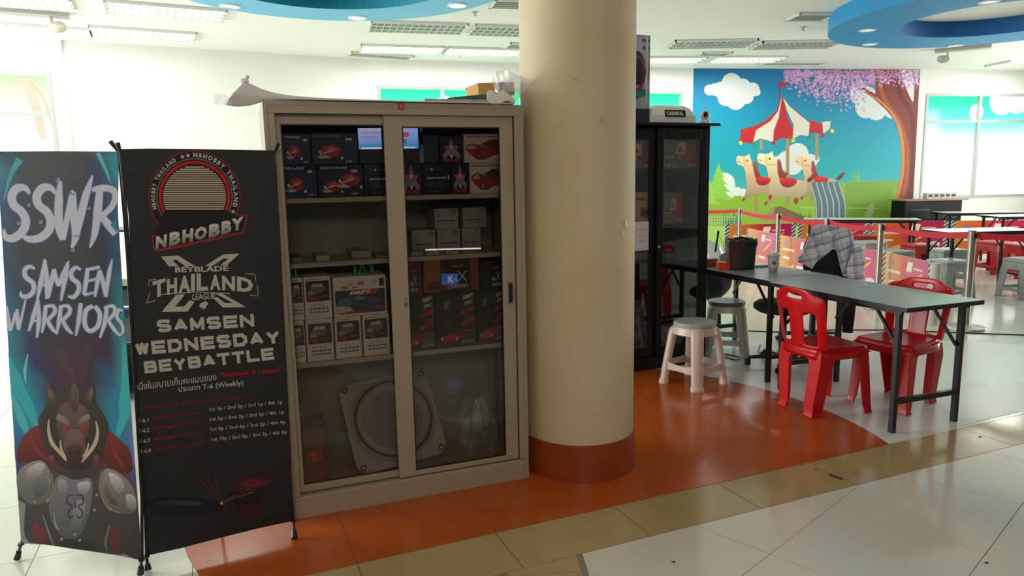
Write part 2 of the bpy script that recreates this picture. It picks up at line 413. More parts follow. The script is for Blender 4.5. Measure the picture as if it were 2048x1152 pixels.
# white vinyl zone between the orange disc and the hall
wv = [onz(1300, 738, 0), onz(1420, 700, 0), onz(1640, 690, 0), onz(2048, 690, 0), onz(2250, 780, 0), onz(2048, 829, 0), onz(1764, 881, 0)]
wv = [(2.09, 3.76), (1.1, 5.3), (1.3, 6.3), (4.0, 6.1), (5.6, 5.35)]
wv = clip(wv, B0, bn_)
vz = MB(); vz.prism(wv, 0.0001, .0012); vzo = obj('sheet', vz, mat('pale_vinyl', 'dcdcdc', .26, noise=.03, scale=2, rn=.05), floor)

# ceiling with the recess of the left ring
cm = mat('ceiling_paint', 'e8e8e3', .9, noise=.01)
LC, LR, LI = Vector((-1.50, 6.42)), 1.60, 1.07
cb = MB(); n = 48
outer = [(-12, -6), (16, -6), (16, 16), (-12, 16)]
# ceiling plate around the round recess
for k in range(n):
    a, b = 2*math.pi*k/n, 2*math.pi*(k+1)/n
    def far_pt(t):
        dx, dy = math.cos(t), math.sin(t)
        s_ = min([( (16 if dx > 0 else -12)-LC.x)/dx if abs(dx) > 1e-6 else 1e9, ((16 if dy > 0 else -6)-LC.y)/dy if abs(dy) > 1e-6 else 1e9])
        return (LC.x+dx*s_, LC.y+dy*s_)
    p0 = (LC.x+LI*math.cos(a), LC.y+LI*math.sin(a)); p1 = (LC.x+LI*math.cos(b), LC.y+LI*math.sin(b)); f0 = far_pt(a); f1 = far_pt(b)
    cb.face([(p0[0], p0[1], HC), (p1[0], p1[1], HC), (f1[0], f1[1], HC), (f0[0], f0[1], HC)])
ceiling = struct(obj('ceiling', cb, cm))
SKYB = mat('sky_blue_paint', '6fbfe4', .6, noise=.01); TEAL = mat('teal_paint', '1b93ad', .6, noise=.01)
ROYAL = mat('royal_blue_paint', '2a8fcb', .55, noise=.01); NAVYP = mat('deep_blue_paint', '1262a8', .6, noise=.01)
def ring_body(c, ro, ri, z0, z1, nm, m_bot, m_out, m_in, top=None):
    g = MB(); N_ = 72
    def P(r, k, z): t = 2*math.pi*k/N_; return (c[0]+r*math.cos(t), c[1]+r*math.sin(t), z)
    for k in range(N_):
        g.mi = 0; g.face([P(ri, k, z0), P(ri, k+1, z0), P(ro, k+1, z0), P(ro, k, z0)])
        g.mi = 1; g.face([P(ro, k, z0), P(ro, k+1, z0), P(ro, k+1, z1), P(ro, k, z1)])
        g.mi = 2; g.face([P(ri, k, z0), P(ri, k+1, z0), P(ri, k+1, z1), P(ri, k, z1)])
    if top is not None:
        g.mi = 2; g.face([P(ri, k, top) for k in range(N_)])
        for k in range(N_): g.face([P(ri, k, z1), P(ri, k+1, z1), P(ri, k+1, top), P(ri, k, top)])
    return struct(obj(nm, g, [m_bot, m_out, m_in]))
ring_l = ring_body(LC, LR, LI, 3.2, HC, 'trim_1', SKYB, SKYB, TEAL, top=3.75)
ring_r = ring_body((5.73, 8.60), 1.84, 1.04, 3.2, HC, 'trim_2', ROYAL, ROYAL, NAVYP)
trim_lab = (ring_l, ring_r)
# walls with windows
struct_frame = mat('white_window_frame', 'a9b0ac', .45, noise=.02)
winlist = []
def build_window(idx, i, M, s0, s1, z0, z1, vbars, hbars, art):
    fr = MB(); t = .05
    fr.box(s0, s1, -.012, .10, z0, z0+t, M); fr.box(s0, s1, -.012, .10, z1-t, z1, M); fr.box(s0, s0+t, -.012, .10, z0+t, z1-t, M); fr.box(s1-t, s1, -.012, .10, z0+t, z1-t, M)
    fo = struct(obj('window_%d' % idx, fr, struct_frame, bevel=.004))
    bb = [s0] + vbars + [s1]; hh = [z0] + hbars + [z1]
    for v in vbars:
        b_ = MB(); b_.box(v-.03, v+.03, .0, .08, z0+t, z1-t, M); obj('mullion', b_, struct_frame, fo)
    for h in hbars:
        b_ = MB(); b_.box(s0+t, s1-t, .004, .076, h-.025, h+.025, M); obj('transom', b_, struct_frame, fo)
    A = Art(lambda x, y: M @ Vector((x, .06, y)), M.to_3x3() @ Vector((0, -1, 0)), step=.002, off=.002)
    art(A, s0, s1, z0, z1)
    p = A.build('pane', fo, print_mat('backlit_film', emit=2.1, rough=.1))
    return fo
def film_green(cl):
    def f(A, s0, s1, z0, z1):
        H = z1-z0; w = s1-s0; n_ = 10
        def colr(t): # t 0 bottom .. 1 top: teal sky fading to white and pale green low
            if t > .55: k = (t-.55)/.45; return (1-.97*k**.5, 1-.10*k, 1-.46*k**.6)
            if t > .25: return (1, 1, 1)
            return (1, 1, .93)
        for j in range(n_):
            a, b = j/n_, (j+1)/n_
            A.poly([(s0, z0+H*a), (s1, z0+H*a), (s1, z0+H*b), (s0, z0+H*b)], [colr(a), colr(a), colr(b), colr(b)], 0)
        for x, y, r in cl: A.disc(x, y, r, (1, 1, 1), 1)
    return f
# window_1: far left, printed film with a branch
w0a, z0t = s_at(0, 100, 146); w0b, _ = s_at(0, -40, 140)
wl, M0, _ = wall_seg(0, 'wall_left', [(.55, w0a, .55, z0t)])
def film_branch(A, s0, s1, z0, z1):
    H = z1-z0
    A.poly([(s0, z0), (s1, z0), (s1, z0+H*.55), (s0, z0+H*.55)], [(1., 1., 1.)]*4, 0)
    A.poly([(s0, z0+H*.55), (s1, z0+H*.55), (s1, z1), (s0, z1)], [(1., 1., .93), (1., 1., .93), (.58, .84, .50), (.72, .92, .62)], 0)
    A.stroke([(s1-.30, z1), (s1-.26, z1-.22), (s1-.20, z1-.5), (s1-.17, z1-.85)], [.13, .12, .11, .08], (.80, .66, .58), 1)
    A.stroke([(s1-.24, z1-.1), (s1-.10, z1-.35), (s1-.06, z1-.62)], .02, (.75, .6, .45), 1)
    A.disc(s1-.75, z1-.72, .36, (.95, .80, .72), 1, ry=.18)
build_window(1, 0, M0, .55, w0a, .55, z0t, [w0a-1.7], [s_at(0, 60, 228)[1]], film_branch)
wb, M1, _ = wall_seg(1, 'wall_left_rear', [])
sa, zt = s_at(2, 754, 171); sm, _ = s_at(2, 885, 178); sb = s_at(2, 1366, 184)[0]
wc, M2, _ = wall_seg(2, 'wall_rear', [(sa, sa+2.45, .9, zt), (sb-1.9, sb, .9, zt)])
build_window(2, 2, M2, sa, sa+2.45, .9, zt, [sm], [zt-.85], film_green([(sa+.95, zt-.31, .12), (sa+1.12, zt-.30, .16), (sa+.72, zt-.33, .07)]))
build_window(3, 2, M2, sb-1.9, sb, .9, zt, [sb-.95], [zt-.85], film_green([(sb-.5, zt-.3, .05)]))
wd, M3, _ = wall_seg(3, 'wall_mural', [])
se, zt4 = s_at(4, 1853, 187)[0], s_at(4, 1853, 187)[1]
zb4 = s_at(4, 1853, 398)[1]; sg = s_at(4, 1962, 200)[0]
we, M4, _ = wall_seg(4, 'wall_right_rear', [(se, se+4.3, zb4, zt4)])
zh4 = s_at(4, 1900, 243)[1]
build_window(4, 4, M4, se, se+4.3, zb4, zt4, [sg, sg+1.45], [zh4], film_green([(sg-.03, zh4+.18, .16), (sg+.55, zh4+.42, .3), (sg+.9, zh4+.5, .35)]))
# side walls: left with a wide window wall (daylight), right
sl = MB(); sl.box(-10.2, -10.0, -6, 1.6, 0, HC); sl.box(-10.2, -10, 1.6, 7.96, 0, .5); sl.box(-10.2, -10, 1.6, 7.96, 3.0, HC)
for y in (3.2, 4.8, 6.4): sl.box(-10.2, -10, y-.04, y+.04, .5, 3.0)
struct(obj('wall_side_left', sl, CREAMW))
sr_ = MB(); sr_.box(14.3, 14.5, -6, 15.2, 0, HC); struct(obj('wall_side_right', sr_, CREAMW))
wk = MB(); wk.box(-12, 16, -6.2, -6, 0, HC); struct(obj('wall_behind', wk, mat('shop_front_dark', '3a332c', .7)))
# baseboard along the rear
bs = MB()
for M_, i in ((M1, 1), (M2, 2), (M3, 3), (M4, 4)):
    L_ = (Vector(WP[i+1])-Vector(WP[i])).length; bs.box(0, L_, -.012, 0, 0, .1, M_)
struct(obj('baseboard_rear', bs, mat('baseboard_grey', 'b9bbb4', .5)))
tk = MB(); tk.box(-.01, .02, -.02, .0, 0, HC, M1); struct(obj('trim_3', tk, CREAMW))

# ---- mural on the wall (flat print, photo coordinates traced onto the wall plane)
W3 = (Vector((*WP[3], 0)), WN[3])
A = pixart(W3[0], W3[1], Matrix.Identity(4), step=.0003, off=.004)
MX0, MX1 = 1387, 1839
def yb(x): return 137.5+(x-1387)*.003
rows = [(137, '00699c'), (170, '0076a8'), (225, '008cb0'), (290, '0c9cb0'), (345, '1ea8b2'), (405, '62bcb8'), (450, '86be84')]
lx = lambda y: 1387.5-(y-137)*.028
rx = lambda y: 1840-(y-139)*.054
for (ya, ca), (yb_, cb_) in zip(rows, rows[1:]):
    A.poly([(lx(ya), ya), (rx(ya), ya), (rx(yb_), yb_), (lx(yb_), yb_)], [ca, ca, cb_, cb_], 0)
A.poly([(lx(400), 385), (1500, 388), (1620, 372), (1700, 364), (1770, 361), (1800, 363), (rx(430), 430), (rx(520), 540), (lx(520), 540), (lx(400), 400)], '8eb838', 1)
A.poly([(1690, 366), (1770, 361), (1800, 363), (rx(430), 430), (rx(520), 540), (1690, 540)], '7aa436', 2)
A.poly([(lx(450), 452), (rx(450), 452), (rx(540), 560), (lx(540), 560)], 'a8d06a', 2)
def blob(cx, cy, rs, col, l, sq=1.0):
    for dx, dy, r in rs: A.disc(cx+dx, cy+dy, r, col, l, ry=r*sq, n=18)
blob(1463, 180, [(0, -14, 20), (-20, 0, 17), (-44, 0, 11), (-32, -1, 13), (22, -6, 17), (42, -1, 14), (30, 14, 14), (8, 20, 20), (-12, 16, 16), (0, 4, 26), (50, 4, 8)], 'd2d8d6', 3)
blob(1742, 205, [(-10, 10, 22), (10, 16, 20), (-20, -16, 22), (20, 0, 18), (-8, -6, 26), (40, 20, 12), (-28, -24, 14)], 'cfd6d4', 3)
blob(1585, 318, [(-30, 10, 16), (-12, 4, 20), (10, -10, 22), (22, 4, 18), (36, 4, 14), (46, 0, 8), (0, 12, 20)], 'dbe4e2', 3)
blob(1440, 375, [(8, -8, 22), (14, 6, 18), (34, 8, 9), (-40, 4, 16), (46, 10, 8)], 'dfe8e0', 3)
for x, b, w_, c in ((1437, 398, 30, '8fc94a'), (1420, 408, 20, '9ccd52'), (1707, 362, 10, '5fae6c'), (1716, 364, 9, '6cb878'), (1790, 420, 22, '7fb545')):
    h_ = w_*2.2
    for k in range(4):
        yy = b-h_*k*.22; ww = w_*(1-k*.2)
        A.poly([(x-ww, yy), (x-ww*.6, yy-h_*.1), (x-ww*.7, yy-h_*.08), (x, yy-h_*.42), (x+ww*.7, yy-h_*.08), (x+ww*.6, yy-h_*.1), (x+ww, yy)], c, 4)
# swing tree at the right
A.poly([(1772, 139), (1800, 139), (1806, 170), (1812, 160), (1822, 180), (1830, 205), (1834, 150), (1839, 150), (rx(300), 300), (rx(420), 420), (rx(470), 470), (1770, 470), (1785, 425), (1800, 370), (1806, 320), (1800, 270), (1788, 240), (1770, 218), (1745, 196), (1717, 177), (1716, 172), (1726, 174), (1750, 188), (1752, 165), (1745, 139)], '7d3226', 5)
A.curve([(1760, 141), (1760, 175), (1775, 210), (1800, 245), (1814, 300), (1812, 360), (1800, 410), (1785, 460)], [8, 8, 9, 8, 8, 8, 9, 12], 'a3522c', 6)
A.curve([(1752, 195), (1782, 225), (1800, 262), (1806, 320), (1800, 372), (1784, 430), (1772, 470)], [3, 5, 7, 7, 7, 8, 9], 'c87c40', 7)
A.curve([(1717, 176), (1740, 190), (1762, 205)], [3, 4, 5], 'b06a3c', 7)
A.curve([(1790, 141), (1800, 190), (1822, 230), (1826, 300), (1822, 380), (1815, 460)], [9, 10, 9, 9, 9, 10], '652420', 6)
A.poly([(1800, 140), (1838, 140), (1836, 160), (1829, 204), (1824, 203), (1812, 178)], 'd8d2d6', 6)
A.stroke([(1829, 205), (1831, 170), (1827, 150), (1826, 142)], [5, 4, 3, 2], '6a2c30', 7)
rnd = random.Random(3)
for k in range(2100):
    t = rnd.random(); x = 1568+t*270; lim = 26+44*math.sin(min(1, max(0, (x-1568)/150))*math.pi*.62)
    if x > 1730: lim = 34
    y = 141+abs(rnd.gauss(0, .5))*lim
    if y > 141+lim*1.25: y = 141+rnd.random()*lim
    if x > 1750 and rnd.random() < .6: continue
    r = rnd.uniform(1.0, 3.6); a0 = rnd.random()*6
    c = rnd.choice(['c99bc4', 'b88ac8', 'd9a9c6', 'a888cc', 'c48fb4', 'dcb4d0', '9c86c8', 'cf8fae'])
    if y < 150 and x > 1640: c = rnd.choice(['a86a86', 'c48fae', 'b87c98'])
    A.poly([(x+r*math.cos(a0+j*1.256)*(1 if j % 2 else .6), y+r*math.sin(a0+j*1.256)*.8) for j in range(5)], c, 8+k % 3)
# carousel tent
red, cream = 'c02028', 'ded8c6'
def tent(seg, col): A.poly(seg, col, 9)
tent([(1561, 196), (1552, 222), (1530, 242), (1508, 252), (1482, 259), (1479, 284), (1505, 287), (1512, 262), (1540, 243), (1556, 222), (1562, 197)], red)
tent([(1562, 197), (1556, 222), (1540, 243), (1512, 260), (1506, 284), (1520, 277), (1534, 280), (1546, 286), (1547, 262), (1557, 235), (1563, 197)], cream)
tent([(1563, 197), (1558, 235), (1547, 262), (1546, 286), (1562, 276), (1585, 278), (1587, 262), (1575, 235), (1566, 197)], red)
tent([(1566, 197), (1574, 222), (1587, 250), (1585, 278), (1600, 270), (1617, 272), (1619, 246), (1597, 228), (1578, 212), (1568, 198)], cream)
tent([(1567, 197), (1580, 212), (1600, 227), (1619, 240), (1619, 268), (1630, 265), (1645, 268), (1644, 248), (1620, 240), (1596, 226), (1578, 210)], red)
tent([(1644, 244), (1661, 242), (1659, 258), (1646, 267)], cream)
A.poly([(1558, 164), (1558, 197), (1560.5, 197), (1560.5, 164)], 'a02030', 9); A.poly([(1560, 164), (1578, 164), (1560, 176)], 'c8202c', 10)
for x, y, c in ((1481, 286, 'd6d64c'), (1508, 288, '1f9a6a'), (1546, 286, 'b81838'), (1586, 281, 'd6d64c'), (1618, 274, '1f8a6a'), (1645, 271, 'b81838'), (1664, 262, 'e6dc3c')): A.disc(x, y, 4, c, 11, n=12)
for x, y0, y1, w_ in ((1522, 279, 300, 6), (1575, 277, 412, 7), (1633, 268, 320, 6), (1512, 388, 426, 6), (1623, 380, 412, 4)): A.rect(x-w_/2, y0, x+w_/2, y1, 'b0915a', 9)
def horse(x, y, s, c, back):
    P = lambda q: [(x+a*s, y+b*s) for a, b in q]
    A.spoly(P([(-26, 2), (-22, -9), (-8, -6), (2, -8), (8, -14), (10, -4), (14, 6), (20, 40), (34, 48), (74, 50), (84, 58), (82, 82), (64, 88), (20, 86), (4, 98), (-6, 102), (-4, 92), (2, 70), (-2, 34), (-6, 18), (-22, 14)]), c, 12)
    A.spoly(P([(18, 4), (26, 6), (30, 30), (40, 50), (28, 54), (20, 40)]), '9c3a30', 13)
    A.spoly(P([(24, 44), (60, 46), (62, 56), (50, 66), (32, 66), (24, 56)]), red, 13)
    A.spoly(P([(82, 50), (98, 34), (106, 34), (96, 50), (86, 56)]), '8a1c28', 13)
    A.disc(x+2*s, y+4*s, 2.4*s, '463c34', 14, n=10)
    A.stroke(P([(-6, -6), (-4, 14)]), 1.6, 'c8b44c', 14); A.stroke(P([(-6, 18), (16, 16)]), 2, 'c8b44c', 14); A.stroke(P([(-2, 44), (20, 46)]), 1.4, 'c8b44c', 14)
    A.stroke(P([(-22, 6), (-14, 8)]), 1, '6a4a40', 14)
    A.poly(P([(-8, 98), (-2, 96), (-4, 104), (-10, 105)]), 'b03020', 14); A.poly(P([(58, 88), (66, 92), (60, 104), (54, 96)]), 'b03020', 14)
horse(1608, 318, .78, 'd4b28c', 1); horse(1492, 318, .80, 'd8b490', 0); horse(1537, 314, .92, 'd9c49c', 0)
# slide
A.poly([(1620, 364), (1677, 364), (1684, 385), (1691, 405), (1690, 440), (1632, 440), (1632, 405), (1626, 385)], '62757f', 15)
for k in range(6):
    A.curve([(1620+k*11.4, 364), (1626+k*11.4, 385), (1631+k*11.6, 405), (1632+k*11.6, 438)], 2.6, 'aab9bd', 16)
A.poly([(1520, 440), (1548, 414), (1560, 412), (1610, 432), (1625, 442), (1560, 444)], 'a98c62', 15); A.poly([(1550, 415), (1560, 412), (1624, 440), (1545, 436)], '7f6242', 16)
for x in list(range(1448, 1480, 5)) + list(range(1592, 1622, 4)):
    A.poly([(x-3, 452), (x-1+rnd.uniform(-4, 4), 426+rnd.uniform(-4, 8)), (x+3, 452)], rnd.choice(['2f8a4a', '1f6e3c', '3a9a52']), 17)
for x in range(1418, 1470, 5): A.stroke([(x, 432), (x+1, 452)], .8, 'd8d8c8', 17)
for y in (434, 440, 446): A.stroke([(1415, y), (1470, y)], .8, 'd8d8c8', 17)
A.stroke([(1600, 415), (1760, 417)], 1.5, 'b6d680', 4); A.poly([(1728, 434), (1738, 412), (1746, 402), (1748, 420), (1742, 440)], 'a8b880', 5)
mo = A.build('carousel_mural', None, PRINT)
tag(mo, 'painted carousel and cherry tree mural filling the rear wall', 'mural')
mb = MB()  # backing sheet gives the mural its thickness
a_, b_ = onp(1387, 137, *W3), onp(1839, 139, *W3)
for (p, q) in ((a_, b_),):
    n3 = W3[1]; e_ = (q-p).normalized(); pts = [p, q, Vector((q.x, q.y, .3)), Vector((p.x, p.y, .3))]
    mb.loft([[v + n3*.0005 for v in pts], [v + n3*.003 for v in pts]])
obj('backing', mb, mat('mural_vinyl', '9cc4c4', .6), mo)

# ---- pillar
PX, PY, PR_ = .341, 3.60, .283
pil = MB(); pil.lathe([(PR_, .19), (PR_, HC)], 64, Matrix.Translation((PX, PY, 0)), caps=False)
pm = bpy.data.materials.new('scuffed_cream_paint'); pm.use_nodes = True; nt = pm.node_tree; N = nt.nodes; L = nt.links
tc = N.new('ShaderNodeTexCoord'); n1 = N.new('ShaderNodeTexNoise'); n1.inputs['Scale'].default_value = 2.2; n1.inputs['Detail'].default_value = 6
n2 = N.new('ShaderNodeTexNoise'); n2.inputs['Scale'].default_value = 17; n2.inputs['Detail'].default_value = 2
cr_ = N.new('ShaderNodeValToRGB'); cr_.color_ramp.elements[0].position = .72; cr_.color_ramp.elements[1].position = .80
L.new(tc.outputs['Object'], n1.inputs[0]); L.new(tc.outputs['Object'], n2.inputs[0]); L.new(n2.outputs[0], cr_.inputs[0])
m1 = N.new('ShaderNodeMix'); m1.data_type = 'RGBA'; m1.inputs[6].default_value = lin('c4b08a'); m1.inputs[7].default_value = lin('dccdab'); L.new(n1.outputs[0], m1.inputs[0])
m2 = N.new('ShaderNodeMix'); m2.data_type = 'RGBA'; m2.inputs[7].default_value = lin('b09c7c'); L.new(m1.outputs[2], m2.inputs[6]); L.new(cr_.outputs[0], m2.inputs[0])
L.new(m2.outputs[2], N['Principled BSDF'].inputs['Base Color']); N['Principled BSDF'].inputs['Roughness'].default_value = .62
bmp = N.new('ShaderNodeBump'); bmp.inputs['Strength'].default_value = .15; bmp.inputs['Distance'].default_value = .01; L.new(n1.outputs[0], bmp.inputs['Height']); L.new(bmp.outputs[0], N['Principled BSDF'].inputs['Normal'])
po = obj('round_pillar', pil, pm, smooth=True); tag(po, 'thick round cream pillar between the two glazed cabinets', 'pillar')
pb = MB(); pb.lathe([(PR_+.012, .0022), (PR_+.006, .19), (PR_-.002, .194)], 64, Matrix.Translation((PX, PY, 0)), caps=False)
ob = obj('base_band', pb, mat('orange_skirting', '93401a', .3, noise=.08), po, smooth=True); ob['label'] = 'orange painted base band'
tp = MB()
for px_, py_, s_ in ((1252, 448, .012), (1246, 470, .009)):
    th = math.atan2(-PY, .36); 
    d_ = ray(px_, py_); # point on the cylinder
    A2 = d_.x**2+d_.y**2; B2 = -2*(d_.x*PX+d_.y*PY); C2 = PX**2+PY**2-(PR_+.002)**2
    disc_ = max(0, B2*B2-4*A2*C2); t_ = (-B2-math.sqrt(disc_))/(2*A2); p_ = CO+d_*t_
    nn = Vector((p_.x-PX, p_.y-PY, 0)).normalized(); tt = nn.cross(Vector((0, 0, 1)))
    pts = [p_+tt*a*s_+Vector((0, 0, b*s_*1.5)) for a, b in ((-1, -1), (1, -.7), (.8, 1), (-.7, .9))]
    tp.loft([pts, [q+nn*.002 for q in pts]])
obj('tape_scrap', tp, mat('clear_tape', 'e8e6da', .25), po)['label'] = 'pale scraps of tape'
# ================================================================== CEILING THINGS
FRM = mat('white_enamel', 'd8dad4', .4, noise=.01); LOUV = mat('louver_metal', 'c9ccc6', .3, metal=.3, noise=.02)
TUBE = mat('lamp_tube_lit', 'fbfff2', .3, emit=5, noise=0); TUBEO = mat('lamp_tube_off', 'b9bbb2', .4, noise=0)
def louver_light(x, y, rz, lit, label, L=1.2, W=.58):
    t = thing('ceiling_light', label, 'ceiling light', (x, y, HC), rz, 'louvred ceiling lights')
    f = MB(); z0 = -.035
    f.box(-L/2, L/2, -W/2, -W/2+.02, z0, 0); f.box(-L/2, L/2, W/2-.02, W/2, z0, 0); f.box(-L/2, -L/2+.02, -W/2, W/2, z0, 0); f.box(L/2-.02, L/2, -W/2, W/2, z0, 0); f.box(-L/2, L/2, -W/2, W/2, -.004, -.001)
    obj('frame', f, FRM, t)
    for k in range(3):
        tb = MB(); yy = -W/3+k*W/3; tb.tube([(-L/2+.03, yy, -.018), (L/2-.03, yy, -.018)], .010, 8)
        obj('lamp_tube', tb, TUBE if lit else TUBEO, t, smooth=True)
    g = MB()
    for k in range(1, 14): g.box(-L/2+k*L/14-.003, -L/2+k*L/14+.003, -W/2, W/2, z0, -.022)
    for yy in (-W/6, W/6): g.box(-L/2, L/2, yy-.012, yy+.012, z0, -.008)
    lv = obj('louver_blades', g, LOUV, t); lv['kind'] = 'stuff'
    if lit:
        l = bpy.data.lights.new('ceiling_lamp_light', 'AREA'); l.shape = 'RECTANGLE'; l.size = L*.9; l.size_y = W*.8; l.energy = 30 if x > -3 else 9; l.color = (1, 1, .93)
        o = bpy.data.objects.new('ceiling_lamp_light', l); COL.objects.link(o); o.location = (x, y, HC-.045); o.rotation_euler = (0, 0, rz)
for a in [(-1.55, 10.82, .25, 1, 'lit louvred ceiling light over the left end of the rear wall corner'),
          (-.35, 11.15, .25, 1, 'lit louvred ceiling light beside the pillar above the glazed cabinet'),
          (2.65, 12.25, .1, 1, 'lit louvred ceiling light just right of the pillar, above the white shoe box'),
          (4.0, 12.35, .1, 1, 'lit louvred ceiling light above the left part of the mural'),
          (9.5, 13.45, .12, 1, 'lit louvred ceiling light above the wide bright window'),
          (-1.12, 9.32, .25, 0, 'unlit grey louvred ceiling light under the edge of the pale blue ring'),
          (.12, 9.66, .25, 0, 'unlit grey louvred ceiling light touching the left side of the pillar'),
          (3.0, 10.85, .0, 0, 'unlit grey louvred ceiling light nearest the right side of the pillar'),
          (4.32, 11.05, .0, 0, 'unlit grey louvred ceiling light next to the royal blue ring'),
          (-5.75, 9.05, .47, 1, 'lit louvred ceiling light at the far left above the branch window'),
          (-4.6, 9.40, .47, 1, 'lit louvred ceiling light above the left wall corner'),
          (-3.75, 8.22, .47, 1, 'lit louvred ceiling light left of the pale blue ring'),
          (-5.1, 7.6, .47, 1, 'lit louvred ceiling light cut by the upper left frame edge')]: louver_light(*a)
VENT = mat('vent_grey', 'a8a89e', .5)
def vent(x, y, rz, L, W, label):
    t = thing('air_vent', label, 'air vent', (x, y, HC), rz, 'ceiling air vents')
    f = MB(); f.box(-L/2, L/2, -W/2, -W/2+.03, -.03, 0); f.box(-L/2, L/2, W/2-.03, W/2, -.03, 0); f.box(-L/2, -L/2+.03, -W/2, W/2, -.03, 0); f.box(L/2-.03, L/2, -W/2, W/2, -.03, 0); f.box(-L/2, L/2, -W/2, W/2, -.005, -.001)
    obj('frame', f, FRM, t)
    for k in range(1, 5):
        s = MB(); s.box(-L/2+.03, L/2-.03, -W/2+k*W/5-.012, -W/2+k*W/5+.012, -.024, -.010); obj('vane', s, VENT, t)
vent(-1.95, 11.32, .5, 1.0, .3, 'long grey air vent over the rear wall beside the blue-topped window')
vent(3.75, 9.15, .1, .5, .4, 'square air vent between the pillar and the royal blue ring')
vent(.08, 8.2, .2, .5, .4, 'square air vent between the pale blue ring and pillar top')
vent(.22, 10.75, .3, .5, .4, 'square air vent behind the lit lamp next to the pillar')
vent(5.0, 12.9, .1, 1.1, .3, 'long grey air vent close above the mural blossom')
vent(3.3, 11.75, .1, .5, .3, 'small air vent between two lit lamps right of the pillar')
DL = mat('downlight_lit', 'fffbe8', .3, emit=10, noise=0); DLD = mat('downlight_dim', 'd8e4e6', .2, emit=.7, noise=0)
for px, py, on, lb in ((715, 35, 1, 'lit round downlight in the lowest edge of the pale blue ring'), (915, 10, 1, 'lit round downlight in the pale blue ring near the pillar'), (460, 12, 0, 'dim round downlight in the left end of the pale blue ring'),
                       (1735, 60, 0, 'dim downlight in the royal blue ring, larger of the front pair'), (1740, 88, 0, 'dim downlight at the lower rim of the royal blue ring'), (1947, 29, 0, 'dim downlight in the upper band of the royal blue ring'), (1910, 91, 0, 'small dim downlight in the far rim of the royal blue ring')):
    p = onz(px, py, 3.2)
    if px == 1947: p = Vector((4.98, 7.68, 3.2))
    t = thing('downlight', lb, 'downlight', (p.x, p.y, 3.2), 0, 'round downlights in the ceiling rings')
    a = MB(); a.lathe([(.10, 0), (.10, -.008), (.075, -.012), (.07, -.002)], 28, caps=False); obj('trim_ring', a, FRM, t, smooth=True)
    a = MB(); a.lathe([(.072, -.003), (.06, -.005)], 24); obj('lens', a, DL if on else DLD, t)
    if on:
        l = bpy.data.lights.new('downlight_light', 'SPOT'); l.energy = 16; l.spot_size = R(110); l.shadow_soft_size = .07; l.color = (1, .93, .8)
        o = bpy.data.objects.new('downlight_light', l); COL.objects.link(o); o.location = (p.x, p.y, 3.17)
for px, py, lb in ((1606, 60, 'small sprinkler head between pillar and royal blue ring'), (950, 31, 'small sprinkler head left of the pillar near the ring'), (920, 113, 'small sprinkler head over the rear window by the pillar'), (1396, 126, 'small sprinkler head at the top left corner of the mural')):
    p = onz(px, py, 3.36); t = thing('sprinkler', lb, 'sprinkler', (p.x, p.y, HC), 0, 'ceiling sprinklers')
    a = MB(); a.lathe([(.035, 0), (.035, -.008), (.012, -.012), (.010, -.045)], 14); obj('body', a, VENT, t, smooth=True)
    a = MB(); a.lathe([(.028, -.052), (.028, -.048)], 14); a.tube([(.02, 0, -.05), (.018, 0, -.03)], .003, 6); obj('deflector', a, LOUV, t)
for px, py, rz, lb in ((1925, 105, 2.6, 'pale ceiling bracket with a small camera by the royal blue ring'), (58, 36, .5, 'pale ceiling bracket with a small camera at the far left')):
    p = onz(px, py, 3.32); t = thing('ceiling_camera', lb, 'camera', (p.x, p.y, HC), rz)
    a = MB(); a.box(-.38, .38, -.09, .09, -.05, 0); obj('bracket', a, VENT, t, bevel=.01)
    a = MB(); a.tube([(.2, 0, -.05), (.2, 0, -.13)], .02, 10); a.lathe([(.03, -.07), (.06, -.02), (.06, .06), (.03, .1)], 18, Matrix.Translation((.24, 0, -.16)) @ Matrix.Rotation(R(80), 4, 'Y')); obj('camera_body', a, mat('beige_plastic', 'bdb9a8', .4), t, smooth=True)

# ================================================================== GREY GLAZED CABINET
STEEL = mat('grey_cabinet_steel', 'a29580', .38, noise=.03, scale=3, spec=.4)
GL1 = glass_mat('cabinet_glass', (.86, .87, .85), 1.45, base=.0)
CA = Vector((-1.005, 2.98, 0)); CZ = .366; CW, CH, CD = 1.15, 1.83, .44
CM = Matrix.Translation(CA) @ Matrix.Rotation(CZ, 4, 'Z'); CI = CM.inverted()
cn = CM.to_3x3() @ Vector((0, -1, 0))
def cl(px, py, d):
    p = CI @ onp(px, py, CM @ Vector((0, d, 0)), cn); return p.x, p.z
cab = thing('display_cabinet', 'tall grey steel cabinet with two sliding glass doors full of toy boxes', 'cabinet', CA, CZ)
zt = CH; rail = cl(700, 228, 0)[1]; plz = cl(800, 975, 0)[1]; plz = .105
c = MB(); c.box(0, .02, .0, CD, 0, zt); obj('side_panel', c, STEEL, cab, bevel=.003)
c = MB(); c.box(CW-.02, CW, .0, CD, 0, zt); obj('side_panel', c, STEEL, cab, bevel=.003)
c = MB(); c.box(.02, CW-.02, CD-.015, CD, 0, zt); obj('back_panel', c, mat('cabinet_inside', '8a8478', .5), cab)
c = MB(); c.box(.02, CW-.02, 0, CD-.015, zt-.02, zt); obj('top_panel', c, STEEL, cab)
c = MB(); c.box(.02, CW-.02, 0, .018, rail, zt-.02); obj('top_rail', c, STEEL, cab, bevel=.002)
for x in (.02, CW-.045):
    c = MB(); c.box(x, x+.025, 0, .018, plz, rail); obj('face_frame', c, STEEL, cab, bevel=.002)
c = MB(); c.box(.02, CW-.02, 0, .018, 0, plz-.004); c.box(.02, CW-.02, .018, CD-.015, plz-.03, plz-.01); obj('plinth', c, STEEL, cab, bevel=.003)
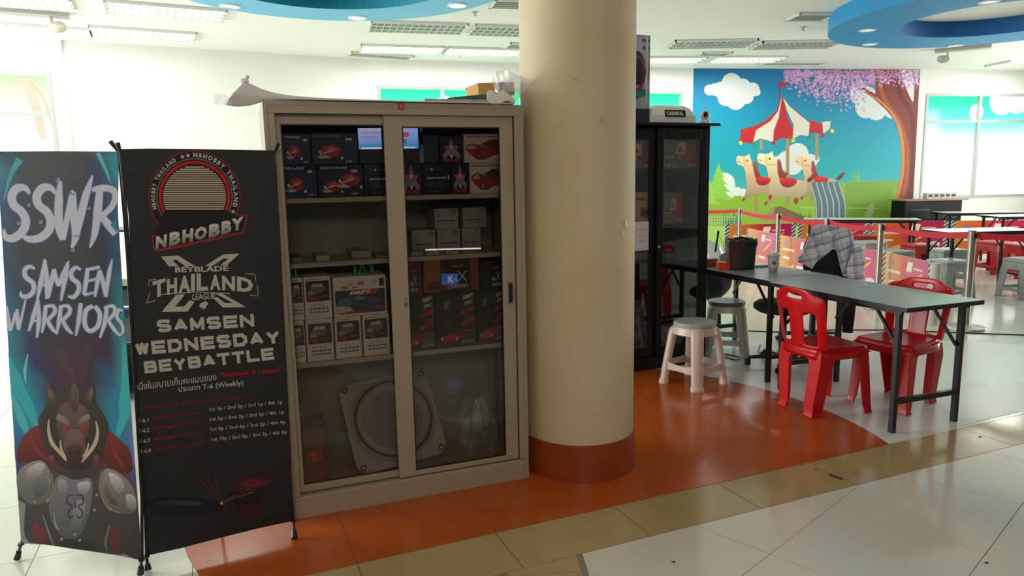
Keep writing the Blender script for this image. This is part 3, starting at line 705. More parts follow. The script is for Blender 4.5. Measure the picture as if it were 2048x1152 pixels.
# doors
def door(nm, x0, x1, y, st_l, st_r, zb, zt_, gb, gt, handle):
    d = MB(); T = .018
    d.box(x0, x0+st_l, y, y+T, zb, zt_); d.box(x1-st_r, x1, y, y+T, zb, zt_); d.box(x0+st_l, x1-st_r, y, y+T, zb, gb); d.box(x0+st_l, x1-st_r, y, y+T, gt, zt_)
    do = obj('door', d, STEEL, cab, bevel=.0015)
    g = MB(); g.box(x0+st_l-.004, x1-st_r+.004, y+.007, y+.012, gb-.004, gt+.004); obj('pane', g, GL1, do)
    g = MB(); t = .005
    for (a, b, e, f) in ((x0+st_l, x0+st_l+t, gb, gt), (x1-st_r-t, x1-st_r, gb, gt), (x0+st_l, x1-st_r, gb, gb+t), (x0+st_l, x1-st_r, gt-t, gt)): g.box(a, b, y-.0005, y+.007, e, f)
    obj('gasket', g, BLACK, do)
    hx, hz = handle; h = MB(); h.box(hx-.014, hx+.014, y-.002, y+.001, hz-.055, hz+.055)
    obj('recessed_pull', h, mat('pull_rim', '7d766a', .35, metal=.4), do, bevel=.002)
    h = MB(); h.box(hx-.009, hx+.009, y-.0028, y-.001, hz-.045, hz+.045); obj('pull_recess', h, BLACK, do)
    return do
xs = cl(783, 600, .022)[0]; xg = cl(818, 600, .022)[0]; xr = cl(1006, 600, .022)[0]
gt1 = cl(700, 249, .045)[1]; gb1 = cl(700, 955, .045)[1]; gt2 = cl(900, 254, .022)[1]; gb2 = cl(900, 929, .022)[1]
xl = cl(570, 400, .045)[0]
door('left', .03, cl(812, 600, .045)[0], .045, xl-.03, .03, plz, rail, gb1, gt1, (cl(571, 620, .045)[0], cl(571, 620, .045)[1]))
d2 = door('right', xs, CW-.047, .022, xg-xs, CW-.047-xr, plz, rail, gb2, gt2, (cl(1021, 586, .022)[0], cl(1021, 586, .022)[1]))
lx_, lz_ = cl(812, 604, .022); c = MB(); c.box(lx_-.009, lx_+.009, .019, .0225, lz_-.026, lz_+.026); obj('lock', c, mat('lock_chrome', 'b0aca4', .25, metal=.8), cab, bevel=.003)
c = MB(); c.lathe([(.005, -.004), (.005, .0)], 12, Matrix.Translation((lx_, .0185, lz_-.01)) @ Matrix.Rotation(R(90), 4, 'X')); obj('keyhole', c, BLACK, cab)
ex_, ez_ = cl(802, 213, 0)
c = MB(); c.box(ex_-.014, ex_+.014, -.003, 0, ez_-.014, ez_+.014); e_ = obj('badge', c, mat('badge_red', 'b01820', .35), cab, bevel=.001); e_['label'] = 'small square red badge'
A = Art(lambda x, y: Vector((ex_+x*.014, -.003, ez_+y*.014)), (0, -1, 0)); A.ring(0, 0, .45, .55, 'e0a8a0', 0); A.text('P', (-.18, -.3), (.2, -.3), .6, 'e8c0b8', 1, .02); A.build('badge_mark', e_, PRINT)
# shelves
sh = []
for px, py in ((700, 394), (700, 521), (700, 717)):
    x_, z_ = cl(px, py, .09); sh.append(z_)
    c = MB(); c.box(.022, CW-.022, .085, CD-.016, z_-.022, z_); obj('shelf', c, STEEL, cab, bevel=.002)
c = MB()
for y in (.12, CD-.06): 
    for x in (.022, CW-.030): c.box(x, x+.008, y, y+.02, plz, zt-.03)
obj('shelf_standard', c, mat('dark_steel', '4c4840', .4, metal=.5), cab)

# ---- boxes: art callbacks draw in unit coordinates
def pbox(base, x0, x1, z0, z1, y, dep, colr, label, group, art=None, name='toy_box', W_=None, ma=None, tilt=0, par=None):
    """box standing in frame base (matrix), front face at local y"""
    loc = base @ Vector(((x0+x1)/2, y+dep/2, z0)); rz = math.atan2(base[1][0], base[0][0]) + tilt
    t = thing(name, label, 'box', loc, rz, group); w_, h_ = x1-x0, z1-z0
    c = MB(); c.box(-w_/2, w_/2, -dep/2, dep/2, 0, h_); obj('carton', c, ma or mat('carton_'+colr, colr, .5), t, bevel=.0015, seg=1)
    if art:
        A = Art(lambda x, y: Vector((-w_/2+x*w_, -dep/2, y*h_)), (0, -1, 0), step=.0002, off=.0003); art(A, w_/h_); A.build('print', t, PRINTG)
    return t
def wheels(A, pts, r, asp, col='cfcac4'):
    for x, y in pts: A.disc(x, y, r/asp, '16161a', 3, ry=r, n=12); A.disc(x, y, r*.55/asp, col, 4, ry=r*.55, n=10)
def art_mach(bgc, txt, tcol='b9b4bc', two=False):
    def f(A, asp):
        A.rect(.01, .01, .99, .99, bgc, 0); A.rect(.03, .82, .97, .97, tuple(x*.6 for x in lin(bgc)[:3]), 1)
        A.text(txt, (.06, .86), (.66 if len(txt) > 4 else .4, .86), .08, tcol, 2, .03, shear=.3)
        for cx, cy, s in (((.38, .42, 1.0),) if not two else ((.30, .34, .8), (.68, .52, 1.0))):
            A.poly([(cx-.26*s, cy-.05), (cx-.12*s, cy+.16*s), (cx+.1*s, cy+.22*s), (cx+.26*s, cy+.08*s), (cx+.2*s, cy-.14*s), (cx-.1*s, cy-.2*s)], 'a8202c', 3)
            A.poly([(cx-.1*s, cy+.02), (cx+.05*s, cy+.16*s), (cx+.2*s, cy+.06*s), (cx+.02*s, cy-.06*s)], 'c8585c', 4)
            A.stroke([(cx-.2*s, cy-.1*s), (cx+.1*s, cy+.04*s)], .03, 'd8c8c8', 5); A.poly([(cx-.3*s, cy-.16*s), (cx-.2*s, cy-.24*s), (cx+.05*s, cy-.22*s), (cx-.1*s, cy-.12*s)], 'b9b0b0', 4)
            wheels(A, [(cx+.27*s, cy-.22*s), (cx-.2*s, cy-.02)], .09*s, asp)
        A.rect(.74, .76, .88, .84, 'c8c8cc', 3); A.rect(.72, .07, .78, .12, 'c87878', 3); A.rect(.80, .07, .86, .12, 'c8b8b8', 3); A.rect(.1, .05, .5, .07, '55555c', 3)
    return f
def art_text_side(big, num=''):
    def f(A, asp):
        A.rect(.01, .01, .99, .99, '141017', 0)
        A.disc(.2, .82, .04/asp, 'a02838', 2, ry=.04, n=12); A.disc(.32, .82, .04/asp, 'b8b8c0', 2, ry=.04, n=12); A.rect(.42, .79, .7, .83, '3c4468', 2)
        A.text(big, (.14, .5), (.86, .5), .07, 'c4c0c0', 2, .04, shear=.3)
        if num: A.text(num, (.88, .47), (.96, .47), .14, 'c4c0c0', 2, .03)
        for k in range(4): A.rect(.15, .40-k*.05, .8-.1*(k % 2), .405-k*.05, '8a8284', 2)
        A.ring(.28, .12, .03, .04, '8a8690', 2, n=12); A.rect(.4, .11, .52, .14, '6a6670', 2)
    return f
def art_robot(A, asp):
    A.rect(.01, .01, .99, .99, '2a1216', 0)
    A.poly([(.2, .1), (.35, .3), (.5, .22), (.65, .3), (.8, .1), (.9, .3), (.7, .5), (.85, .6), (.62, .66), (.5, .95), (.38, .66), (.15, .6), (.3, .5), (.1, .3)], '8c7a84', 1)
    A.poly([(.3, .55), (.7, .55), (.6, .7), (.4, .7)], 'b02c44', 2); A.disc(.5, .6, .07, 'e0c8cc', 3, n=10)
    A.poly([(.1, .05), (.3, .2), (.5, .08), (.7, .2), (.9, .05)], 'a01c28', 2); A.poly([(.42, .3), (.58, .3), (.5, .14)], 'c8c0c4', 3)
def art_car(A, asp):
    A.rect(.01, .01, .99, .99, 'c4b3a6', 0)
    A.text('ALPHA-CHASE', (.04, .88), (.84, .88), .07, '4a3a3a', 1, .04, shear=.2)
    A.poly([(.02, .50), (.08, .62), (.22, .68), (.40, .62), (.62, .80), (.99, .82), (.99, .30), (.72, .26), (.50, .10), (.30, .12), (.14, .30)], '7a3b3a', 1)
    A.poly([(.03, .50), (.2, .42), (.45, .38), (.99, .52), (.99, .34), (.6, .30), (.30, .12), (.14, .30)], 'b02a26', 2)
    A.poly([(.34, .62), (.62, .78), (.98, .80), (.98, .60), (.6, .58)], '55403e', 3)
    A.poly([(.08, .56), (.22, .60), (.3, .5), (.12, .46)], 'c8988c', 3); A.disc(.36, .24, .11/asp, '4a3e34', 4, ry=.12, n=14); A.disc(.36, .24, .06/asp, '8a7c6c', 5, ry=.06, n=12)
    A.stroke([(.05, .5), (.3, .66), (.5, .58)], .015, 'd8c8b8', 4)
def art_race(A, asp):
    A.rect(.01, .01, .99, .99, 'd2c5bb', 0); A.rect(.07, .42, .94, .90, '3f1f1f', 1)
    A.poly([(.1, .50), (.35, .44), (.5, .5), (.3, .56)], '9c2430', 2); A.disc(.5, .72, .28, '6b5c62', 2, ry=.12, n=16)
    A.text('RACER', (.30, .76), (.70, .76), .07, 'd8c4c8', 3, .05, shear=.2); A.rect(.32, .68, .62, .72, 'a8404e', 3)
    A.poly([(.12, .62), (.2, .68), (.36, .66), (.4, .58), (.2, .56)], '7d8a84', 3); A.rect(.55, .52, .85, .54, '8a7474', 3)
    A.rect(.07, .415, .94, .425, 'b03040', 2); A.rect(.06, .93, .6, .945, '5a4a46', 1)
    for x0, x1 in ((.24, .38), (.44, .56), (.62, .7)): A.rect(x0, .335, x1, .35, '4a4040', 1)
    A.rect(.2, .29, .3, .30, '6a5a5a', 1); A.rect(.5, .30, .85, .308, '6a5a5a', 1)
    for r in range(2):
        for k in range(5):
            x = .16+k*.15; y = .13+r*.08; A.poly([(x, y), (x+.06, y+.03), (x+.13, y+.02), (x+.13, y+.045), (x+.07, y+.06), (x, y+.03)], '2a2422', 1)
def art_drift(A, asp):
    A.rect(.01, .01, .99, .99, 'd6c8be', 0); A.rect(.03, .06, .97, .66, '3a3148', 1)
    A.poly([(.03, .28), (.3, .24), (.4, .06), (.03, .06)], 'b8a8a8', 2); A.poly([(.03, .06), (.35, .14), (.6, .1), (.6, .06)], '8c2c2c', 3)
    A.poly([(.06, .34), (.12, .46), (.3, .5), (.36, .42), (.34, .28), (.1, .26)], '3f6a74', 3); A.poly([(.3, .46), (.42, .54), (.6, .50), (.66, .36), (.6, .22), (.36, .22)], '22424c', 4)
    A.poly([(.36, .42), (.44, .50), (.58, .47), (.6, .40)], '5a8f98', 5); A.poly([(.6, .5), (.8, .44), (.9, .3), (.65, .3)], '584e6c', 3); A.rect(.80, .14, .94, .22, 'a02c2c', 3)
    A.poly([(.25, .58), (.86, .66), (.80, .54), (.5, .52)], 'b8402c', 5)
    A.text('DRIFT', (.30, .54), (.72, .56), .085, 'ead8c4', 6, .05, shear=.3)
    A.rect(.26, .80, .36, .82, '3a3030', 2); A.rect(.46, .78, .58, .86, 'b85a4a', 2); A.text('7', (.76, .78), (.79, .78), .1, '3a3030', 2, .03); A.rect(.87, .72, .96, .92, '3a3a34', 2); A.rect(.16, .70, .28, .76, '7a6a62', 2); A.rect(.35, .70, .44, .74, '7a6a62', 2)
def art_rc(A, asp):
    A.rect(.01, .01, .99, .99, '2c2622', 0); A.rect(.66, .03, .98, .97, '40302c', 1)
    A.text('DRIFT', (.68, .86), (.95, .90), .07, 'c9bfb4', 3, .05, shear=.3); A.text("X'RC", (.70, .75), (.93, .79), .07, 'c9bfb4', 3, .05, shear=.3)
    for y in (.62, .40): A.poly([(.60, y-.04), (.97, y+.06), (.97, y+.12), (.60, y+.02)], 'b01c34', 3)
    A.rect(.72, .5, .94, .56, '5c5046', 2); A.rect(.66, .06, .98, .26, '5c4642', 2); A.stroke([(.64, .28), (.95, .29)], .012, '9a8a7c', 3)
    A.poly([(.1, .12), (.16, .2), (.35, .26), (.5, .33), (.72, .32), (.72, .2), (.5, .1), (.2, .08)], '8c1f2a', 4); A.poly([(.2, .2), (.45, .23), (.5, .16), (.26, .12)], 'b8303c', 5); A.poly([(.36, .26), (.5, .32), (.7, .31), (.6, .27)], '3a3034', 5)
    A.disc(.14, .17, .03, 'c8b4ac', 6, n=8); A.disc(.5, .15, .03, 'c8b4ac', 6, n=8)
    A.text('x', (.2, .72), (.32, .72), .12, '8c8484', 3, .03); A.text('Y', (.28, .74), (.4, .76), .14, '6c6460', 3, .0); A.ring(.3, .42, .06, .075, '6c6860', 3, n=4); A.text('Racing', (.6, .05), (.94, .07), .05, 'b0a8a0', 6, .02, shear=.4)
def art_blank(A, asp):
    A.rect(.01, .01, .99, .99, '8d8682', 0); A.poly([(.12, .66), (.2, .66), (.2, .78)], '5c5450', 1); A.ring(.8, .84, .05, .1, '5c5652', 1, n=10)
    A.rect(.1, .36, .45, .42, '4e4846', 1); A.rect(.5, .36, .86, .42, '4e4846', 1); A.rect(.1, .24, .7, .26, '6c6460', 1)
def art_lim(bgc, sideb):
    def f(A, asp):
        A.rect(.01, .01, .99, .99, bgc, 0)
        if sideb: A.rect(.02, .06, .3, .95, '8a5426', 1); A.rect(.84, .03, .98, .97, '7a2c24', 1); A.rect(.05, .1, .5, .35, '6c2018', 2)
        A.text('GMX', (.44, .30), (.60, .30), .12, 'b8b2ac', 3, .03); A.text('X', (.60, .3), (.78, .3), .3, 'b8b2ac', 3, -.01); A.text('LIMITED', (.43, .12), (.80, .12), .1, 'b8b2ac', 3, .03)
        A.rect(.5, .72, .72, .76, '7a726c', 3)
    return f
GT, GM = 'toy boxes on the top shelf', 'small white boxes on the second shelf'
def cbox(px0, px1, pyt, zb, d, dep, colr, label, group, art, pyb=None, name='toy_box', zt_=None):
    pyb = pyb or 0
    x0 = cl(px0, (pyt+pyb)/2 if pyb else pyt+30, d)[0]; x1 = cl(px1, (pyt+pyb)/2 if pyb else pyt+30, d)[0]; z1 = zt_ or cl((px0+px1)/2, pyt, d)[1]
    x0 = max(x0, .035); x1 = min(x1, CW-.03)
    return pbox(CM, x0, x1-.002, zb+.0005, z1, d, dep, colr, label, group, art, name)
s1, s2, s3 = sh; d_ = .10
zm = cl(700, 329, d_)[1]
cbox(564, 635, 329, s1, d_, .26, '1e2c4c', 'blue kit box with red buggy picture, lower left of the top shelf', GT, art_mach('22365e', 'FRAME'), 392, zt_=zm)
cbox(636, 727, 329, s1, d_, .26, '1c1a20', 'dark grey kit box with two red buggies, lower row of the top shelf', GT, art_mach('2b272c', 'MACH FRAME', two=True), 392, zt_=zm)
cbox(728, 800, 329, s1, d_, .26, '141017', 'black box side with printed lines behind the overlapping door stile', GT, art_text_side('MACH FRAME'), 390, zt_=zm)
cbox(801, 845, 329, s1, d_, .26, '1a1216', 'dark robot box just right of the door stile, lower row', GT, art_robot, 390, zt_=zm)
zz = cbox(846, 902, 331, s1, d_, .26, '141017', 'black box side with numeral three and printed lines', GT, art_text_side('MACH FRAME', '3'), 388, zt_=zm)
cbox(903, 938, 331, s1, d_, .26, '2a1216', 'dark red robot picture box beside the lower sports car box', GT, art_robot, 388, zt_=zm)
cbox(940, 1010, 331, s1, d_, .26, 'c4b3a6', 'cream box with red sports car, lower right of the top shelf', GT, art_car, 386, zt_=zm)
cbox(566, 622, 268, zm+.001, d_, .26, '1c2c4c', 'blue kit box with red buggy, upper left of the top shelf', GT, art_mach('1c2b4c', ''+'FRAME'), 328)
cbox(623, 716, 266, zm+.001, d_, .26, '17181c', 'dark kit box with red buggy, upper row beside the blue one', GT, art_mach('202026', 'MACH FRAME', '77747c'), 328)
cbox(718, 800, 276, zm+.001, d_, .26, '121116', 'black box under the mirrored screen, upper row', GT, None, 328)
cbox(801, 842, 280, zm+.001, d_, .26, '151014', 'plain dark box right of the door stile, upper row', GT, None, 328)
cbox(846, 878, 270, zm+.001, d_, .26, '0f1118', 'narrow black box in the upper row of the right half', GT, None, 328)
cbox(880, 926, 272, zm+.001, d_, .26, '1c1418', 'dark box with faint robot figure, upper row beside the sports car box', GT, art_robot, 328)
cbox(928, 1010, 268, zm+.001, d_, .26, 'b8a89c', 'cream box with red sports car, upper right of the top shelf', GT, art_car, 328)
z2 = cl(890, 458, .2)[1]
for px0, px1, pt, zb, lb in ((824, 872, 461, s2, 'left one of the three lower'), (875, 921, 458, s2, 'middle one of the three lower'), (924, 962, 458, s2, 'right one of the three lower'), (870, 918, 417, z2, 'left one of the upper two'), (926, 974, 415, z2, 'right one of the upper two')):
    cbox(px0, px1, pt, zb + (.001 if zb == z2 else 0), .20, .16, '8d8682', 'small grey white carton, %s on the second shelf' % lb, GM, art_blank, 500, 'small_carton', zt_=(z2 if zb == s2 else None))
cbox(703, 743, 502, s2, .18, .2, '9a9088', 'flat pale carton lying on the second shelf', 'flat packs', None, 512, 'flat_carton')
cbox(752, 781, 511, s2, .12, .2, '9a7a52', 'flat brown carton at the middle of the second shelf', 'flat packs', None, 515, 'flat_carton')
cbox(583, 606, 515, s2, .12, .2, '6c675c', 'low grey packet at the left end of the second shelf', 'flat packs', None, 520, 'flat_carton')
cbox(632, 660, 511, s2, .12, .18, 'a39c8c', 'low cream packet left of the flat cartons', 'flat packs', None, 518, 'flat_carton')
for k, px in enumerate((835, 865, 905, 938, 960)): cbox(px-13, px+13, 503, s2, .11, .06, ('8a7a68', '97897a', 'a08f7c', '8c7f70', '7a7064')[k], 'tiny blister pack lying before the small cartons, %s' % ('leftmost', 'second from the left', 'third from the left', 'fourth from the left', 'rightmost')[k], 'tiny packs', None, 507, 'blister_pack')
GR = 'white race car boxes on the third shelf'
zr = s3 + (cl(640, 640, d_)[1]-cl(640, 724, d_)[1])*1.0
for px0, px1, lb in ((585, 611, 'half hidden behind the left door stile'), (613, 668, 'second'), (671, 724, 'third'), (727, 780, 'rightmost')):
    cbox(px0, px1, 0, s3, d_, .2, 'cfc2b8', 'white race car box in the bottom row, %s' % lb, GR, art_race, 1360, zt_=zr)
for px0, px1, lb in ((580, 608, 'half hidden behind the left door stile'), (609, 664, 'beside the large drift box')):
    cbox(px0, px1, 0, zr+.001, d_, .2, 'cfc2b8', 'white race car box in the upper row, %s' % lb, GR, art_race, 1200, zt_=zr*2-s3)
cbox(667, 774, 552, zr+.001, d_, .22, 'd0c4ba', 'wide white box with teal drift cars standing on the race car boxes', GR, art_drift, 640)
zq = zr*2-s3
GRN = mat('green_reflection', '0c9a48', .3, noise=.02, emit=.0)  # green sign letters mirrored in the glass, built as solid pieces
for px0, px1, zb, lb, k in ((586, 597, zq, 'solid green reflection of sign lettering on the left upper race car box', 0), (705, 716, None, 'solid green reflection of sign lettering above the drift box, left one', 0), (718, 732, None, 'solid green reflection of sign lettering above the drift box, middle one', 1), (738, 750, None, 'solid green reflection of sign lettering above the drift box, right one', 0)):
    x0 = cl(px0, 545, .14)[0]; x1 = cl(px1, 545, .14)[0]; zb = zb or cl(720, 551, d_)[1]
    t = thing('sign_reflection', lb, 'reflection', CM @ Vector(((x0+x1)/2, .14, zb+.0015)), CZ, 'green sign reflections'); c = MB(); w_ = x1-x0
    if k: c.tube([(-w_/2, 0, .0), (-w_*.1, 0, .045), (w_*.1, 0, .045), (w_/2, 0, 0)], .005, 8)
    else: c.box(-w_*.28, w_*.28, -.005, .005, .004, .055)
    obj('reflection_body', c, GRN, t, bevel=.001); c = MB(); c.box(-w_*.5, w_*.5, -.012, .012, 0, .005); obj('foot', c, GRN, t)
GB = 'black and red car boxes on the third shelf'
zc = cl(900, 586, d_)[1]
for px0, px1, lb in ((795, 871, 'left one, partly behind the door stile'), (872, 953, 'middle one'), (954, 1012, 'right one by the door frame')):
    cbox(px0, px1, 586, s3, d_, .24, '2a2320', 'tall black and red car box, %s' % lb, GB, art_rc, 700, zt_=zc)
cbox(846, 959, 515, zc+.001, d_, .22, '4a2418', 'brown and red box with white lettering lying on the car boxes', GB, art_lim('35180f', True), 575)
cbox(961, 1012, 520, zc+.001, d_, .22, '12120f', 'black box with white lettering at the right end above the car boxes', GB, art_lim('14140f', False), 575)
cbox(800, 844, 525, zc+.001, d_, .22, '5c3820', 'narrow brown box beside the door stile above the car boxes', GB, art_lim('5c3018', False), 575)
# bottom shelf
cbox(601, 656, 856, plz-.01, .13, .2, '7a4426', 'brown carton with an orange label on the cabinet floor', 'cabinet floor goods', lambda A, a: (A.rect(.02, .02, .98, .98, '6e4028', 0), A.rect(.2, .42, .8, .60, '8c5538', 1), A.rect(.33, .44, .66, .58, 'a03c1c', 2), A.disc(.5, .5, .1, 'c05a2c', 3, n=12)), 950, 'carton')
st = thing('battle_stadium', 'pale square plastic play stadium with a dark red ring leaning in the cabinet', 'toy', CM @ Vector((cl(803, 860, .2)[0], .115, plz-.008)), CZ)
bx0, bz0 = cl(702, 860, .2); bx1 = cl(905, 860, .2)[0]; sw = (bx1-bx0)/2*.98; shh = cl(800, 775, .2)[1]-plz
TL_ = Matrix.Translation((0, .0, .0)) @ Matrix.Rotation(R(-33), 4, 'X') @ Matrix.Rotation(R(-6), 4, 'Y') @ Matrix.Translation((.0, 0, sw*.98+.02)) @ Matrix.Rotation(R(90), 4, 'X')
WPL = mat('pale_plastic', 'a39a94', .35, noise=.02)
def rsq(s, r, n=5):
    o = []
    for cx, cy, a in ((s-r, s-r, 0), (-s+r, s-r, 90), (-s+r, -s+r, 180), (s-r, -s+r, 270)):
        o += [(cx+r*math.cos(R(a+90*k/n)), cy+r*math.sin(R(a+90*k/n))) for k in range(n+1)]
    return o
c = MB(); c.prism(rsq(sw*.93, .06), -.03, .0, TL_); obj('tray', c, WPL, st, bevel=.006)
c = MB(); c.lathe([(sw*.80, .0), (sw*.84, .02), (sw*.80, .03), (sw*.74, .012), (sw*.70, .002)], 48, TL_, caps=False); obj('rim', c, WPL, st, smooth=True)
c = MB(); c.lathe([(sw*.745, .013), (sw*.765, .022), (sw*.785, .026), (sw*.765, .030), (sw*.745, .022)], 48, TL_, caps=False); o_ = obj('ring', c, mat('dark_red_plastic', '7a2c30', .35), st, smooth=True)
c = MB(); c.lathe([(sw*.60, .003), (sw*.40, .001), (0.001, .0005)], 40, TL_, caps=False); obj('dish', c, mat('pale_plastic_dish', '8e8584', .4), st, smooth=True)
for a, b in ((1, -1), (-1, -1), (-1, 1), (1, 1)):
    c = MB(); c.lathe([(.016, .001), (.016, .006), (.010, .006), (.010, .001)], 16, TL_ @ Matrix.Translation((a*sw*.80, b*sw*.80, 0)), caps=False); obj('corner_socket', c, BLACK, st)
CLR = film_mat('clear_plastic_film', .62, .26)
bg_ = thing('plastic_bag', 'clear plastic bag with dark parts at the right of the cabinet floor', 'bag', CM @ Vector((cl(950, 860, .25)[0], .2, plz-.008)), CZ)
rn_ = random.Random(5)
c = MB()
def bag(u, v):
    a = u*2*math.pi; r = .10*(1-.35*v*v)*(1+.13*math.sin(5*a+7*v)+.06*math.sin(11*a)); return Vector((r*math.cos(a), r*.7*math.sin(a), .01+.27*v+.02*math.sin(a*3)))
c.grid(bag, 36, 10); obj('film', c, CLR, bg_)
for k in range(6):
    c = MB(); x = rn_.uniform(-.05, .05); z = .015+.028*k; c.box(x-.03, x+.03, -.02, .02, z, z+.02, Matrix.Rotation(rn_.uniform(-.3, .3), 4, 'Y')); obj('dark_part', c, mat('dark_plastic', '1d1f20', .3), bg_, bevel=.003)

# things on top of the grey cabinet
def ctop(px, py, d): x, z = cl(px, py, d); return x, z
def lerp_px(tab, u):
    f = u*(len(tab)-1); i = min(int(f), len(tab)-2); f -= i; return tab[i][0]*(1-f)+tab[i+1][0]*f, tab[i][1]*(1-f)+tab[i+1][1]*f
TOPC = [(489, 163), (503, 169), (522, 178), (548, 186), (585, 192), (640, 196), (720, 199), (820, 202), (920, 204), (1030, 207)]
BOTC = [(449, 209), (474, 213), (500, 211), (526, 203), (585, 202), (640, 203), (720, 205), (820, 206.5), (920, 208), (1030, 210.5)]
def curl(u, v):
    a, b = lerp_px(TOPC, u), lerp_px(BOTC, u); x, z = cl(a[0]*(1-v)+b[0]*v, a[1]*(1-v)+b[1]*v, -.015)
    z = max(z, CH+.003) if x > .002 else z
    return Vector((x, -.015-.03*math.sin(math.pi*v)*(1-u)**2+.012*math.sin(8*v)*max(0, 1-u*5), z))
def back(u, v):
    p = curl(u, 0); return Vector((p.x+.02*v, p.y+.38*v, max(CH+.004, p.z-(p.z-CH-.008)*.55*v)))
ps = thing('rolled_sheet', 'large curled white vinyl sheet lying on top of the grey cabinet', 'sheet', CA, CZ)
c = MB(); c.grid(back, 40, 8); obj('sheet', c, mat('white_vinyl_sheet', 'dedcdc', .6, noise=.02), ps, smooth=True, solid=.002)
c = MB(); c.grid(curl, 44, 8); obj('curled_edge', c, MATS['white_vinyl_sheet'], ps, smooth=True, solid=.002)
t = thing('foam_lump', 'small white crumpled foam piece perched on the raised sheet corner', 'foam', CM @ Vector((cl(489, 160, .0)[0], .02, cl(489, 166, .0)[1])), CZ)
c = MB(); c.lathe([(.004, 0), (.014, .003), (.019, .010), (.010, .020), (.003, .022)], 12); c.lathe([(.003, .018), (.008, .022), (.008, .030), (.003, .034)], 10, Matrix.Translation((.012, 0, 0))); obj('foam', c, mat('white_foam', 'eeeeea', .9), t, smooth=True)
def flat_on_top(nm, label, cat, px0, px1, d, dep, zb, zt_, ma, rot=0, ry=0):
    x0 = cl(px0, 205, d)[0]; x1 = cl(px1, 205, d)[0]
    t = thing(nm, label, cat, CM @ Vector(((x0+x1)/2, d+dep/2, zb)), CZ+rot); c = MB(); w_ = (x1-x0)/2
    c.box(-w_, w_, -dep/2, dep/2, 0, zt_-zb, Matrix.Rotation(ry, 4, 'Y')); obj('board', c, ma, t, bevel=.001); return t
flat_on_top('print_stack', 'stack of printed purple and white sheets under the board', 'paper', 850, 1000, .02, .3, CH+.010, CH+.022, mat('lilac_print', 'b6aec8', .5, noise=.5, scale=12), 0)
gb_ = flat_on_top('foam_board', 'thin white board with a green edge slanting up towards the pillar', 'board', 895, 1030, .05, .28, CH+.036, CH+.046, mat('white_board', 'cfd0c6', .6), 0, R(-6.5))
c = MB(); w_ = (cl(1030, 205, .05)[0]-cl(895, 205, .05)[0])/2; c.box(-w_, w_, -.1425, -.140, 0, .013, Matrix.Rotation(R(-6.5), 4, 'Y')); obj('green_edge', c, mat('green_edge', '3f6a2c', .5), gb_)['label'] = 'dark green edge strip'
bc = flat_on_top('cardboard_box', 'open brown cardboard carton standing behind the board on the cabinet', 'box', 958, 1030, .16, .2, CH+.060, CH+.120, mat('kraft_card', 'c89a5c', .8), 0, R(-3))
c = MB(); c.box(.02, .05, -.104, -.101, .045, .062); c.box(.008, .014, -.104, -.101, .03, .036); obj('print_mark', c, mat('brown_mark', '4a2f1c', .7), bc)
pbg = thing('clear_bag', 'crumpled clear plastic bag on the cabinet corner touching the pillar', 'bag', CM @ Vector((1.10, .08, CH+.004)), CZ)
c = MB()
def cb2(u, v):
    a = u*2*math.pi; r = (.045+.050*v)*(1+.12*math.sin(3*a+4*v)+.06*math.sin(7*a+3+5*v)); return Vector((r*math.cos(a)-.02+.05*v, r*.8*math.sin(a), .002+.13*v+.02*v*math.sin(2*a)))
c.grid(cb2, 40, 12); obj('film', c, CLR, pbg, smooth=True)
c = MB()
def cb3(u, v):
    a = u*2*math.pi; r = .055*(1-.4*v)*(1+.2*math.sin(5*a+4*v)); return Vector((-.06+r*1.4*math.cos(a), r*.6*math.sin(a)-.05, .004+.05*v+.01*math.sin(4*a)))
c.grid(cb3, 24, 6); obj('tissue', c, mat('white_tissue', 'e6e4de', .8), pbg)
c = MB()
def fl(u, v):
    x, z = cl(428+36*u, 186+24*v+10*u*(1-v), 0); return Vector((x, -.02+.012*math.sin(9*u+4*v), z))
c.grid(fl, 8, 8); fo = obj('plastic_wrap', c, CLR); fo.location = CA; fo.rotation_euler = (0, 0, CZ); tag(fo, 'wisp of clear wrap hanging off the left sheet corner', 'wrap')
